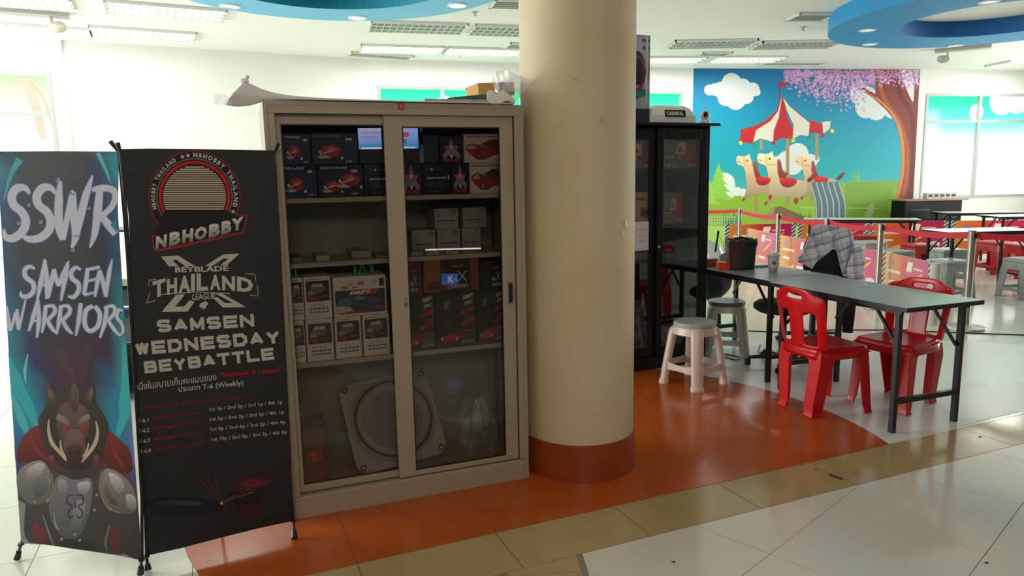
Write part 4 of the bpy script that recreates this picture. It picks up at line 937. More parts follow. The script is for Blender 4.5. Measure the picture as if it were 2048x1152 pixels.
# ================================================================== X BANNERS
POLE = mat('black_pole', '1b1c1f', .35)
CLOTHB = mat('banner_cloth_black', '101114', .6, noise=.05)
def banner_plane(BL, BR, zb, TLpx, Y):
    a, b = onz(*BL, zb), onz(*BR, zb); d = ray(*TLpx); t = CO+d*(Y/d.y)
    n = (b-a).cross(t-a).normalized()
    if n.y > 0: n = -n
    return a, n
def mk_banner(label, BL, BR, zb, TLpx, Y, outline, art, feet, knobs, poles, cloth, printm):
    P, n = banner_plane(BL, BR, zb, TLpx, Y)
    loc = Vector((onz(*feet[0], 0)+onz(*feet[1], 0))/2); t = thing('banner_stand', label, 'banner', loc, 0); Wm = inv(loc, 0)
    pts = [Wm @ onp(x, y, P, n) for x, y in outline]
    c = MB(); c.loft([[p-n*.0015 for p in pts], [p-n*.0005 for p in pts]]); cl_ = obj('banner_cloth', c, cloth, t)
    A = pixart(P, n, Wm, step=.00012, off=.0004); ny = len(outline)
    ym = (min(p[1] for p in outline)+max(p[1] for p in outline))/2; xm = sum(p[0] for p in outline)/ny
    base_m = A.m
    def edge(y, side):
        best = None
        for p, q in zip(outline, outline[1:]+outline[:1]):
            if (p[1]-y)*(q[1]-y) <= 0 and p[1] != q[1]:
                x = p[0]+(q[0]-p[0])*(y-p[1])/(q[1]-p[1]); best = x if best is None else (min(best, x) if side < 0 else max(best, x))
        return best
    def clamp(x, y):
        y = min(max(y, outline[0][1]), 1118); l_, r_ = edge(y, -1), edge(y, 1)
        if l_ is not None: x = min(max(x, l_), r_)
        return base_m(x, y)
    A.m = clamp; art(A); A.build('banner_print', cl_, printm)
    back = -n; ctr = None
    for k, (f, kn, ft) in enumerate(zip(poles, knobs, feet)):
        c = MB(); c.tube([Wm @ (onp(x, y, P, n)-n*dd) for x, y, dd in f], .006, 8); obj('pole', c, POLE, t, smooth=True)
    for (x, y), (x2, y2) in knobs:
        c = MB(); c.tube([Wm @ (onp(x, y, P, n)), Wm @ (onp(x2, y2, P, n)+n*.01)], [.006, .0085], 10); obj('corner_hook', c, POLE, t, smooth=True)
    for (fx, fy), (tx, ty) in zip(feet, [(BL[0], BL[1]), (BR[0], BR[1])]):
        p0 = Wm @ onz(fx, fy, .008); p1 = Wm @ (onp(tx, ty, P, n))
        c = MB(); c.tube([p1, p1*.25+p0*.75], .006, 8); c.tube([p1*.45+p0*.55, p0], [.010, .014], 10); obj('foot', c, POLE, t, smooth=True)
        c = MB(); c.lathe([(.004, -.004), (.012, -.004), (.012, .004), (.004, .004)], 12, Matrix.Translation(p1)); obj('joint', c, POLE, t, smooth=True)
    # rear strut keeps it standing
    hub = Wm @ (onp((BL[0]+BR[0])/2, (BL[1]+TLpx[1])/2, P, n)-n*.03); ft_ = Wm @ (onz((feet[0][0]+feet[1][0])/2, (feet[0][1]+feet[1][1])/2, .01)) + Vector((-.03 if BL[0] < 100 else -.08, .30 if BL[0] < 100 else .20, 0)); ft_.z = .01
    c = MB(); c.tube([hub, ft_], .006, 8); obj('rear_strut', c, POLE, t, smooth=True)
    c = MB(); c.lathe([(.02, -.02), (.03, -.01), (.03, .01), (.02, .02)], 14, Matrix.Translation(hub)); obj('hub', c, POLE, t, smooth=True)
    return t
# ---- right hand, black league banner
def art_black(A):
    W1, GRY = 'b9b6ae', 'a8a59c'
    # round badge
    cx, cy = 389, 393
    def circ(r, a0=0, a1=360, n=40, dx=0): return [(cx+dx+r*math.cos(R(a0+(a1-a0)*k/n)), cy+r*1.0*math.sin(R(a0+(a1-a0)*k/n))) for k in range(n+1)]
    A.poly(circ(92, 0, 359.9, 60), '8e1f36', 0); A.poly(circ(90, 0, 359.9, 60), '16141a', 1)
    A.poly(circ(76, 0, 359.9, 60), '8d8b80', 2); A.poly(circ(74.5, 0, 359.9, 60), '15131a', 3); A.poly(circ(71.5, 0, 359.9, 60), 'c01024', 4)
    r_ = 63
    A.poly(circ(66, 0, 359.9, 60), '3a1218', 5)
    for k in range(27):
        y = cy-60+k*4.4
        if y > cy+62: break
        h = math.sqrt(max(0, r_*r_-(y-cy)**2)); A.poly([(cx-h, y), (cx+h, y), (cx+h, y+2.5), (cx-h, y+2.5)], 'b8b49a', 6)
    def arc_text(s, r, a0, a1, h, col, rot=0):
        n = len(s); ws = [glyph(ch, .02)[2] if ch != ' ' else .5 for ch in s]; tot = sum(ws)+.22*(n-1); acc = 0
        for ch, w_ in zip(s, ws):
            m_ = (acc+w_/2)/tot; a = R(a0+(a1-a0)*m_); acc += w_+.22
            if ch == ' ': continue
            tx, ty = -math.sin(a), math.cos(a); wd = abs(a1-a0)*math.pi/180*r*(w_/tot)/2*.92
            px_, py_ = cx+r*math.cos(a), cy+r*math.sin(a); ux, uy = math.cos(a), math.sin(a)
            if ch == '*':
                A.poly([(px_+h*.62*(1 if k % 2 == 0 else .42)*math.cos(a+k*math.pi/5), py_+h*.62*(1 if k % 2 == 0 else .42)*math.sin(a+k*math.pi/5)) for k in range(10)], col, 6); continue
            bl = (px_-tx*wd-ux*h/2, py_-ty*wd-uy*h/2); br_ = (px_+tx*wd-ux*h/2, py_+ty*wd-uy*h/2); tl = (bl[0]+ux*h, bl[1]+uy*h)
            A.text(ch, bl, br_, h, col, 6, .05, tl=tl)
    arc_text('NBHOBBY THAILAND', 83, 162, 243, 9, W1); arc_text('**', 83, 250, 264, 9, W1); arc_text('NBHOBBY THAILAND', 83, 268, 375, 9, W1); arc_text('**', 83, 378, 394, 9, W1)
    # ribbon with the shop name
    A.poly([(303, 470), (312, 468), (314, 455), (330, 448), (478, 436), (478, 430), (497, 429), (487, 466), (480, 467), (432, 480), (392, 487), (388, 490), (312, 504), (306, 500)], '8e1f36', 7)
    A.poly([(307, 473), (480, 433), (493, 432), (484, 463), (310, 500)], '15131a', 8)
    A.poly([(311, 460), (330, 420), (450, 420), (475, 432), (472, 440), (311, 476)], '15131a', 7)
    for ch, x0, y0, x1, y1, h in (('N', 311, 499, 334, 494, 26), ('B', 338, 493, 361, 488, 27), ('H', 364, 487, 387, 483, 27), ('O', 389, 482, 414, 477, 26), ('B', 417, 476, 440, 471, 26), ('B', 442, 470, 463, 465, 26), ('Y', 463, 464, 487, 459, 26)):
        A.text(ch, (x0, y0), (x1, y1), h, 'd4d2cb', 9, .06, shear=.05, tl=(x0+0, y0-h), col2='7d7b76')
    # X of the league emblem
    for pts in ([(322, 513), (356, 511), (390, 532), (372, 533), (352, 519), (345, 521), (357, 532), (338, 533)], [(410, 532), (446, 509), (479, 507), (454, 530), (440, 531), (457, 517), (447, 517), (424, 532)],
                [(370, 588), (352, 590), (323, 624), (375, 623), (389, 604), (380, 600), (368, 613), (350, 613), (366, 594)], [(430, 588), (444, 587), (492, 614), (446, 615), (426, 596), (434, 594), (450, 606), (466, 606), (440, 592)]): A.poly(pts, W1, 2)
    A.text('BEYBLADE', (350, 545), (457, 542), 11, W1, 4, .03, tl=(350, 534))
    th = 'THAILAND'; xs_ = [(305, 331), (334, 354), (357, 381), (382, 390), (393, 416), (420, 441), (444, 470), (474, 506)]; bo = [(597, 590), (590, 587), (587, 584), (583, 582), (582, 581), (580, 580), (580, 582), (582, 586)]; tp_ = [(563, 560), (558, 555), (553, 549), (548, 547), (547, 550), (549, 551), (551, 554), (553, 560)]
    for ch, (x0, x1), (y0, y1), (t0_, t1_) in zip(th, xs_, bo, tp_): A.text(ch, (x0, y0), (x1, y1), 10, W1, 4, .045, tl=(x0, t0_))
    A.stroke([(322, 589), (390, 584), (460, 587)], 1.5, W1, 4); A.stroke([(298, 562), (297, 572)], 1.3, W1, 4); A.stroke([(298, 561), (312, 558)], 1.5, W1, 4); A.stroke([(293, 606), (300, 586)], 1.3, W1, 4); A.stroke([(293, 606), (312, 601)], 1.5, W1, 4)
    A.stroke([(490, 547), (510, 549), (512, 562)], 1.5, W1, 4); A.stroke([(514, 570), (517, 592), (500, 590)], 1.5, W1, 4)
    A.text('LEAGUE', (385, 600), (430, 598), 12, W1, 4, .02, tl=(385, 588)); A.poly([(402, 606), (412, 602), (417, 608), (412, 612), (411, 617), (405, 618), (398, 612)], W1, 4)
    A.block('SAMSEN', (315, 665), (509, 653), (313, 640), W1, 2); A.block('WEDNESDAY', (272, 711), (561, 686), (269, 685), W1, 2); A.block('BEYBATTLE', (290, 747), (549, 719), (287, 723), W1, 2)
    A.text('หนึ่งในสนามเก็บคะแนนของ', (270, 781), (433, 760), 14, W1, 2, .004, tl=(269, 765)); A.text('"Beyblade X League"', (441, 757), (562, 745), 11, 'b80a1c', 2, .015, tl=(440, 746))
    A.text('ประเภท T-6 (Weekly)', (358, 787), (487, 773), 15, W1, 2, .012, tl=(357, 773))
    A.text('** Beyblade X (งานทางการ / คะแนนสะสม) !', (283, 822), (508, 795), 9, '8a0c22', 2, .01, tl=(282, 813))
    for k in range(4):
        y = 846+k*20.5; x = 275+k*1.6
        A.text('T-6.%d' % (k+1), (x, y), (x+22, y-3), 7, W1, 2, .015, tl=(x-.5, y-8)); A.text('Beyblade Top %s คน' % ('8', '16', '32', '64')[k], (x+31, y-5+1), (x+126+k*1, y-17), 8, '8a0c22', 2, .01, tl=(x+30, y-13))
    rws = ['1st 3p / 2nd 2p / 3rd 1p / 4th 1p', '1st 5p / 2nd 3p / 3rd 2p / 4th 1p', '1st 8p / 2nd 6p / 3rd 5p / 4th 4p', '1st 10p / 2nd 8p / 3rd 7p / 4th 6p']
    for k, s in enumerate(rws):
        x0, y0 = 419+k*1.3, 824+k*20; A.text(s, (x0, y0), (565+k*3, y0-15), 8, W1, 2, .008, tl=(x0-.4, y0-9))
    # faint picture of two colliding tops
    A.poly([(292, 1005), (310, 996), (345, 992), (400, 996), (430, 1004), (452, 1010), (440, 1022), (400, 1030), (340, 1034), (305, 1026)], '17171a', 1); A.poly([(310, 1005), (345, 998), (395, 1003), (380, 1010), (330, 1012)], '2c2c30', 2); A.poly([(350, 1004), (400, 1002), (405, 1010), (370, 1012)], '3a393d', 3)
    A.poly([(452, 978), (470, 958), (500, 950), (530, 952), (545, 962), (538, 972), (500, 982), (470, 984)], '3d1a20', 2); A.poly([(478, 968), (498, 957), (525, 959), (530, 968), (505, 976)], '6a1424', 3); A.poly([(455, 984), (540, 972), (520, 1000), (505, 1030), (490, 1035), (470, 1010)], '1f1416', 1); A.poly([(480, 1012), (525, 1008), (512, 1036), (500, 1040)], '3a1018', 2)
    for (x0, y0, x1, y1, w_, c_) in ((443, 1006, 398, 958, 4, '5a1a22'), (443, 1006, 412, 952, 2, '6a2a2c'), (443, 1006, 430, 950, 1.6, '5c4a4a'), (443, 1006, 505, 984, 2.6, '6e5a50'), (443, 1006, 470, 990, 1.5, '7a685c'), (443, 1006, 455, 1022, 1.6, '5a4a40'), (443, 1006, 500, 978, 1.4, '5a4440'), (545, 960, 470, 982, 2, '55464a'), (520, 940, 560, 938, 1.5, '262428')): A.stroke([(x1, y1), (x0, y0)] if x0 == 443 else [(x0, y0), (x1, y1)], [w_, .6], c_, 4)
    A.disc(443, 1006, 3, 'c8a890', 5, n=10); A.disc(382, 1055, 1.2, '3a3a3e', 4); A.disc(364, 970, 1, '4a4a4e', 4)
out_b = [(241, 298), (300, 297), (400, 298), (550, 301), (553, 345), (557, 420), (560, 520), (565, 640), (571, 780), (577, 900), (583, 1000), (587, 1042), (520, 1056), (440, 1076), (360, 1097), (294, 1111), (288, 1040), (281, 920), (275, 800), (268, 660), (262, 540), (257, 430), (252, 390), (245, 345)]
ban_r = mk_banner('black banner on a cross stand with white league lettering before the grey cabinet', (293, 1112), (587, 1041), .06, (240, 297), 2.70, out_b, art_black,
    [(296, 1140), (589, 1076)], [((240, 302), (235, 286)), ((549, 303), (556, 287))], [[(240, 302, .004), (252, 420, .015), (290, 1000, .02), (293, 1112, .003)], [(549, 303, .004), (558, 450, .015), (582, 950, .015), (587, 1041, .003)]], CLOTHB, print_mat('banner_ink_dark', rough=.62, spec=.3))
# ---- left hand, warrior banner
def art_war(A):
    def g(y0, y1, cols, xl0, xr0, xl1, xr1, l=0):
        n = len(cols[0])-1
        for k in range(n):
            a, b = k/n, (k+1)/n
            A.poly([(xl0+(xr0-xl0)*a, y0), (xl0+(xr0-xl0)*b, y0), (xl1+(xr1-xl1)*b, y1), (xl1+(xr1-xl1)*a, y1)], [cols[0][k], cols[0][k+1], cols[1][k+1], cols[1][k]], l)
    X = lambda y: (-6+48*(y-303)/785, 237+46*(y-303)/815)
    ys = [303, 340, 400, 470, 530, 600, 660, 710, 760, 820, 870, 930, 1000, 1119]
    pal = [['1e5f8c', '3a4a5c', '4a474c', '4a474c', '4a474c', '4a6078', '2a86a8'], ['2a8ca4', '3e4a58', '4a484a', '4b494a', '4a4850', '3a4a6c', '2a9ab0'], ['235a86', '3a3c48', '424246', '444346', '3e4048', '3a3c5c', '2a6a9c'],
           ['1c4a78', '33343e', '3c3c40', '404042', '3a3a40', '30304a', '2a5a80'], ['1f4468', '34333a', '38383a', '3a3a3c', '363638', '2f3038', '2c5c7c'], ['1f6a94', '2e3644', '34343c', '363636', '30323c', '2c3440', '2c8ca0'], ['1f8ca4', '2c3c54', '33323c', '3a323a', '3a3038', '302c40', '2ca4b0'],
           ['168ea8', '2c3068', '402c44', '4a303c', '442c3c', '3a2850', '38a8b4'], ['1fa0b4', '1c7c9c', '3c2858', '4a2e3e', '40283e', '2a6490', '3cb0bc'], ['1c9cb4', '1a9ab4', '33306a', '3c2a3a', '36294a', '1c94b0', '44a4bc'], ['2870a8', '168fae', '3c3048', '382a30', '3a2c3c', '1a90b0', '4470b0'],
           ['324c94', '5a3448', '4a2c30', '3a2c2e', '4a2c30', '6a3444', '4c5ca4'], ['4c4044', '4a4448', '3c3638', '3c3638', '3c3638', '4a4246', '4a3c40'], ['3c2c2e', '3c2a2c', '2c2224', '2a2022', '342426', '3a2426', '2c2022']]
    for k in range(len(ys)-1): g(ys[k], ys[k+1], [pal[k], pal[k+1]], *X(ys[k]), *X(ys[k+1]))
    for pts, w_, c in (([(40, 318), (22, 350), (8, 400)], [16, 8, 2], '3fa8bc'), ([(196, 305), (214, 345), (222, 368)], [10, 5, 1], '5cc0d0'), ([(225, 306), (232, 340), (236, 365)], [16, 14, 4], '2f9ab4'), ([(8, 700), (30, 760), (60, 820), (74, 860)], [10, 28, 20, 4], '2ab4c4'), ([(20, 780), (44, 840), (56, 872)], [6, 18, 4], '48bcc8'),
                      ([(56, 708), (50, 740), (52, 766)], [2, 7, 2], '6cd0d4'), ([(70, 790), (88, 836), (92, 866)], [3, 14, 3], '2a78b4'), ([(250, 690), (256, 760), (246, 830), (236, 872)], [10, 26, 24, 6], '38b8c2'), ([(230, 780), (232, 830), (226, 868)], [3, 14, 4], '2a86b4'), ([(262, 840), (268, 880), (270, 930)], [4, 20, 10], '6478c0'), ([(8, 860), (24, 900), (28, 930)], [4, 14, 5], '4a68b4')):
        A.curve(pts, w_, c, 1)
    for pts, w_, c in (([(60, 395), (40, 470), (48, 520)], [8, 14, 6], '343438'), ([(120, 700), (140, 740), (150, 760)], [24, 14, 3], '523442'), ([(180, 690), (170, 730), (160, 770)], [20, 14, 4], '4e3040')): A.curve(pts, w_, c, 1)
    # lettering, heavy brush strokes
    LW = 'd0cde0'; H = '3a6c9c'
    def brush(pts, w_):
        A.curve(pts, [q+4 for q in w_], H, 2); A.curve(pts, w_, LW, 3)
    # SSWR
    brush([(60, 388), (50, 376), (34, 377), (24, 392), (28, 410), (44, 424), (52, 442), (46, 462), (28, 476), (12, 474), (8, 458)], [5, 12, 17, 17, 16, 16, 17, 17, 16, 12, 4])
    brush([(112, 388), (102, 376), (86, 376), (74, 392), (78, 410), (94, 424), (102, 442), (97, 462), (80, 476), (58, 478), (44, 470)], [5, 12, 17, 17, 16, 16, 17, 17, 16, 12, 5])
    brush([(121, 362), (118, 400), (118, 450), (126, 480)], [6, 16, 17, 10]); brush([(126, 480), (134, 440), (144, 390), (148, 382)], [10, 12, 10, 4]); brush([(148, 384), (148, 430), (152, 470), (144, 496)], [7, 15, 16, 4]); brush([(152, 474), (162, 430), (174, 385), (186, 350)], [12, 16, 14, 2])
    brush([(200, 378), (196, 420), (190, 466), (180, 496)], [13, 17, 13, 2]); brush([(184, 380), (205, 376), (226, 380), (231, 396), (222, 416), (204, 432)], [8, 13, 13, 12, 12, 10]); brush([(202, 430), (216, 448), (232, 468)], [12, 16, 14]); A.poly([(221, 450), (233, 438), (235, 466)], '2a8a90', 4)
    # SAMSEN
    brush([(70, 538), (60, 533), (50, 540), (52, 554), (66, 566), (68, 580), (58, 592), (44, 592), (42, 582)], [4, 7, 9, 9, 9, 9, 9, 7, 2])
    brush([(75, 598), (82, 566), (90, 518)], [4, 10, 3]); brush([(90, 520), (94, 560), (94, 598)], [5, 10, 5]); brush([(78, 572), (94, 570)], [4, 4])
    brush([(98, 596), (104, 560), (108, 540)], [4, 9, 6]); brush([(108, 538), (114, 562), (118, 572)], [7, 9, 6]); brush([(118, 572), (126, 550), (138, 522)], [6, 9, 3]); brush([(136, 526), (130, 560), (122, 602)], [6, 10, 3])
    brush([(162, 540), (152, 535), (142, 546), (146, 558), (156, 566), (158, 580), (148, 594), (136, 592)], [4, 7, 9, 9, 9, 9, 8, 3])
    brush([(176, 536), (172, 566), (168, 590)], [7, 9, 6]); brush([(172, 540), (200, 534)], [5, 6]); brush([(172, 563), (192, 558)], [5, 4]); brush([(168, 590), (190, 585)], [6, 3])
    brush([(190, 594), (196, 560), (200, 540)], [4, 9, 6]); brush([(200, 540), (208, 570), (212, 594)], [6, 9, 6]); brush([(212, 594), (218, 550), (225, 518)], [6, 9, 2])
    # WARRIORS
    brush([(14, 612), (18, 650), (22, 662)], [4, 10, 6]); brush([(22, 660), (32, 625)], [5, 7]); brush([(34, 618), (36, 645), (38, 660)], [5, 9, 6]); brush([(38, 658), (52, 598)], [6, 3])
    brush([(58, 662), (68, 630), (76, 596)], [4, 9, 3]); brush([(76, 598), (78, 640), (74, 676)], [5, 10, 3]); brush([(62, 644), (78, 640)], [4, 4])
    for x in (92, 122):
        brush([(x, 612), (x-3, 640), (x-8, 666)], [7, 9, 3]); brush([(x-4, 614), (x+14, 612), (x+18, 624), (x+4, 640)], [5, 7, 8, 7]); brush([(x+2, 638), (x+12, 656), (x+24, 668)], [7, 8, 3])
    brush([(162, 606), (158, 640), (152, 672)], [7, 9, 3]); brush([(186, 612), (172, 622), (170, 648), (180, 662), (196, 652), (200, 628), (190, 612)], [8, 9, 9, 8, 9, 9, 8])
    brush([(214, 614), (210, 645), (200, 676)], [7, 9, 3]); brush([(208, 616), (226, 612), (230, 624), (218, 640)], [5, 7, 8, 7]); brush([(216, 640), (228, 658), (240, 672)], [6, 8, 4]); brush([(246, 622), (238, 620), (234, 634), (244, 648), (246, 664), (238, 672)], [3, 7, 7, 7, 6, 3])
    for x, y, r in ((116, 360, 5), (142, 387, 4), (58, 410, 4), (38, 446, 4), (82, 444, 4), (146, 500, 4), (178, 416, 4)): A.disc(x, y, r, '86a8cc', 4, n=8); A.disc(x-1, y-1, r*.5, '2a4a74', 5, n=6)
    # boar in armour: simple original figure
    F1, F2, F3 = '4a3a38', '3a2c2c', '5c4644'
    A.spoly([(76, 836), (92, 815), (94, 800), (104, 790), (120, 786), (134, 778), (150, 770), (166, 780), (178, 790), (188, 804), (208, 828), (220, 856), (208, 900), (190, 930), (150, 945), (118, 930), (94, 900), (80, 860)], F2, 6)
    A.spoly([(93, 768), (92, 792), (100, 812), (114, 806), (113, 788), (104, 774)], '54403f', 7); A.spoly([(189, 770), (178, 776), (168, 798), (176, 812), (188, 802)], '54403f', 7); A.spoly([(97, 778), (98, 794), (104, 804), (109, 800), (106, 786)], '7c5c58', 8); A.spoly([(186, 778), (180, 784), (174, 798), (180, 804), (185, 796)], '7c5c58', 8)
    A.spoly([(118, 812), (145, 800), (172, 812), (182, 840), (172, 880), (160, 905), (150, 912), (132, 905), (120, 880), (112, 840)], F3, 7)
    A.spoly([(116, 826), (136, 838), (144, 856), (126, 846), (112, 838)], '86706c', 8); A.spoly([(178, 826), (158, 838), (154, 856), (168, 846), (182, 836)], '86706c', 8); A.spoly([(138, 806), (142, 776), (150, 764), (158, 776), (160, 806), (150, 832)], '5a4644', 8); A.curve([(146, 770), (148, 800)], 2, '6c5652', 9); A.curve([(156, 778), (154, 806)], 2, '6c5652', 9)
    A.disc(130, 856, 5, 'b42438', 9, n=10); A.disc(167, 855, 5, 'b42438', 9, n=10)
    A.spoly([(136, 858), (161, 858), (174, 888), (166, 920), (136, 920), (125, 890)], '6a4c4a', 9); A.spoly([(130, 900), (140, 890), (150, 887), (160, 890), (169, 900), (164, 922), (149, 932), (134, 922)], '42262a', 10); A.disc(142, 906, 4, '1c1012', 12, n=10); A.disc(157, 906, 4, '1c1012', 12, n=10); A.curve([(130, 868), (140, 876), (149, 878), (159, 876), (168, 868)], 2, '866864', 11); A.curve([(134, 932), (149, 938), (166, 932)], 2.5, '2a1a1c', 10)
    TUSK = 'c8b49c'
    A.curve([(99, 838), (98, 860), (104, 884), (118, 902), (134, 922)], [2, 6, 8, 7, 3], TUSK, 11); A.curve([(192, 842), (196, 862), (192, 884), (180, 904), (164, 924)], [2, 6, 8, 7, 3], TUSK, 11)
    A.curve([(121, 880), (124, 900), (133, 916)], [2, 5, 3], TUSK, 11); A.curve([(178, 886), (174, 902), (166, 914)], [2, 5, 3], TUSK, 11)
    A.spoly([(30, 928), (40, 880), (62, 856), (84, 848), (100, 890), (106, 930), (60, 924)], '6e1c20', 5); A.spoly([(206, 850), (240, 880), (262, 900), (268, 950), (220, 940), (204, 910)], '6e1c20', 5); A.curve([(60, 870), (74, 900), (96, 920)], [3, 6, 3], '8a2a2a', 6); A.curve([(222, 880), (232, 910), (250, 935)], [3, 8, 3], '8c2828', 6)
    A.spoly([(60, 940), (110, 935), (130, 960), (180, 960), (210, 930), (270, 990), (282, 1115), (120, 1094), (46, 1088), (52, 1000)], '40383c', 5)
    for pts in ([(30, 965), (40, 936), (66, 922), (88, 920), (102, 944), (104, 980), (92, 1006), (60, 1012), (40, 990)], [(206, 936), (228, 938), (258, 960), (272, 985), (276, 1025), (240, 1028), (214, 1016), (200, 980)]):
        A.spoly(pts, '7a7678', 6)
    A.spoly([(50, 940), (76, 924), (92, 928), (84, 948), (60, 962)], 'a8a6a8', 7); A.spoly([(60, 970), (92, 950), (98, 980), (76, 1000)], '666268', 7); A.spoly([(216, 942), (240, 952), (252, 975), (236, 990), (222, 965)], 'b0aeb0', 7); A.spoly([(250, 985), (272, 992), (274, 1020), (256, 1018)], 'a09ea0', 7); A.spoly([(212, 960), (222, 990), (240, 1010), (222, 1010), (206, 980)], '6a5a48', 7)
    A.curve([(104, 945), (106, 980), (94, 1006)], [3, 4, 3], '8c7a54', 8); A.curve([(204, 940), (200, 975), (214, 1012), (240, 1026)], [3, 4, 4, 3], '8c7a54', 8)
    A.spoly([(112, 955), (124, 948), (150, 962), (184, 952), (186, 990), (176, 1040), (160, 1076), (130, 1080), (104, 1050), (96, 1010)], '6a666e', 6); A.spoly([(114, 958), (132, 958), (136, 980), (122, 1000)], '8a8894', 7); A.spoly([(152, 966), (182, 960), (178, 985), (160, 990)], 'a4a2b0', 7); A.spoly([(150, 1000), (176, 1000), (160, 1060), (140, 1060)], '7c7880', 7)
    for s_ in (-1, 1):
        A.curve([(151+s_*2, 990), (151+s_*14, 992), (151+s_*16, 1006), (151+s_*6, 1012), (151+s_*14, 1024), (151+s_*10, 1036), (151+s_*2, 1030)], [2, 3.4, 3.4, 3, 3.4, 3, 2], '38323a', 8)
    A.curve([(151, 1006), (151, 1016)], 3, '38323a', 8)
    A.curve([(86, 1030), (100, 1070), (108, 1090)], [3, 5, 2], '76727a', 7); A.curve([(108, 1024), (112, 1050), (120, 1060)], [1, 3, 1], 'a8a4ac', 7); A.curve([(220, 1050), (212, 1080), (214, 1100)], [3, 6, 2], '6a666e', 7)
    A.spoly([(66, 1040), (94, 1060), (96, 1096), (66, 1092)], '6a1a22', 7); A.spoly([(216, 1060), (240, 1050), (250, 1110), (222, 1108)], '5a1a20', 7); A.spoly([(118, 1080), (150, 1076), (190, 1086), (196, 1104), (120, 1094)], '1f1a1c', 7)
    for x, y in ((150, 1068), (160, 1080), (124, 1078), (100, 960), (96, 1000), (70, 1004), (190, 1020), (194, 990), (222, 1018)): A.disc(x, y, 3, '9a9488', 9, n=8)
    for s_ in (0, 1):
        A.spoly([(95+s_*90, 912), (108+s_*90, 908), (112+s_*90, 926), (100+s_*90, 932)], '74343a', 8)
out_w = [(-7, 303), (100, 302), (237, 303), (237, 345), (235, 420), (240, 500), (246, 600), (252, 680), (259, 780), (266, 880), (272, 960), (278, 1040), (284, 1121), (240, 1112), (150, 1098), (100, 1090), (42, 1087), (36, 1000), (28, 880), (20, 760), (12, 620), (4, 480), (-3, 380)]
ban_l = mk_banner('warrior banner in blue and dark tones on a cross stand, leftmost of the two', (42, 1088), (283, 1119), .08, (-6, 303), 2.85, out_w, art_war,
    [(34, 1116), (281, 1146)], [((-6, 308), (-11, 290)), ((236, 302), (225, 284))], [[(-6, 308, .004), (20, 700, .02), (40, 1060, .02), (42, 1088, .003)], [(236, 302, .004), (246, 500, .02), (276, 1000, .02), (283, 1119, .003)]], mat('banner_cloth_grey', '8c8a90', .6), print_mat('banner_ink_satin', rough=.35, spec=.5))

# black rack in the gap between the banners
rk = thing('black_rack', 'black framed rack with pale panels seen through the gap between the banners', 'rack', (-2.75, 5.0, 0), .1)
c = MB()
for x in (-.5, .5):
    for y in (-.18, .18): c.box(x-.015, x+.015, y-.015, y+.015, 0, 1.2)
obj('upright', c, BLACK, rk)
for z, h in ((1.19, .012), (.80, .03), (.60, .014), (.33, .03), (.06, .02)):
    c = MB(); c.box(-.51, .51, -.19, .19, z-h/2, z+h/2); obj('shelf', c, BLACK if z != .6 else mat('blue_strip', '1d4d7c', .4), rk)
c = MB(); c.box(-.49, .49, .15, .16, .62, .79); c.box(-.49, .49, .15, .16, .35, .59); obj('pale_panel', c, mat('pale_green_panel', 'a9b8a8', .6), rk)
c = MB(); c.box(-.49, .49, .12, .16, .07, .32); obj('dark_panel', c, mat('dark_navy_panel', '161d2b', .5), rk)
# ================================================================== BLACK GLAZED CABINET
KM = mat('black_cabinet', '0d0e12', .32, noise=.05, spec=.4)
KZ = R(24); KW, KH, KD = 1.19, 1.86, .42
KA = Vector((1.55-KW*math.cos(KZ), 5.58-KW*math.sin(KZ), 0)); KMx = Matrix.Translation(KA) @ Matrix.Rotation(KZ, 4, 'Z'); KI = KMx.inverted(); kn = KMx.to_3x3() @ Vector((0, -1, 0))
def kl(px, py, d): p = KI @ onp(px, py, KMx @ Vector((0, d, 0)), kn); return p.x, p.z
kc = thing('display_cabinet', 'tall black cabinet with dark glass doors standing behind the pillar', 'cabinet', KA, KZ)
c = MB(); c.box(0, .03, .0, KD, 0, KH); obj('side_panel', c, KM, kc, bevel=.003)
c = MB(); c.box(KW-.03, KW, .0, KD, 0, KH); obj('side_panel', c, KM, kc, bevel=.003)
c = MB(); c.box(.03, KW-.03, KD-.015, KD, 0, KH); obj('back_panel', c, KM, kc)
c = MB(); c.box(-.07, KW+.075, -.03, KD+.02, KH, KH+.022); obj('top_board', c, mat('black_top_board', '15181f', .22), kc, bevel=.004)
c = MB(); c.box(.03, KW-.03, 0, KD-.015, 0, .10); obj('plinth', c, KM, kc, bevel=.002)
kz = [kl(1360, y, .1)[1] for y in (338, 447, 520, 640)]
for z in kz: c = MB(); c.box(.03, KW-.03, .06, KD-.015, z-.02, z); obj('shelf', c, KM, kc)
GL2 = glass_mat('smoked_glass', (.93, .94, .94), 1.5, base=.02)
xs1 = kl(1315, 400, 0)[0]
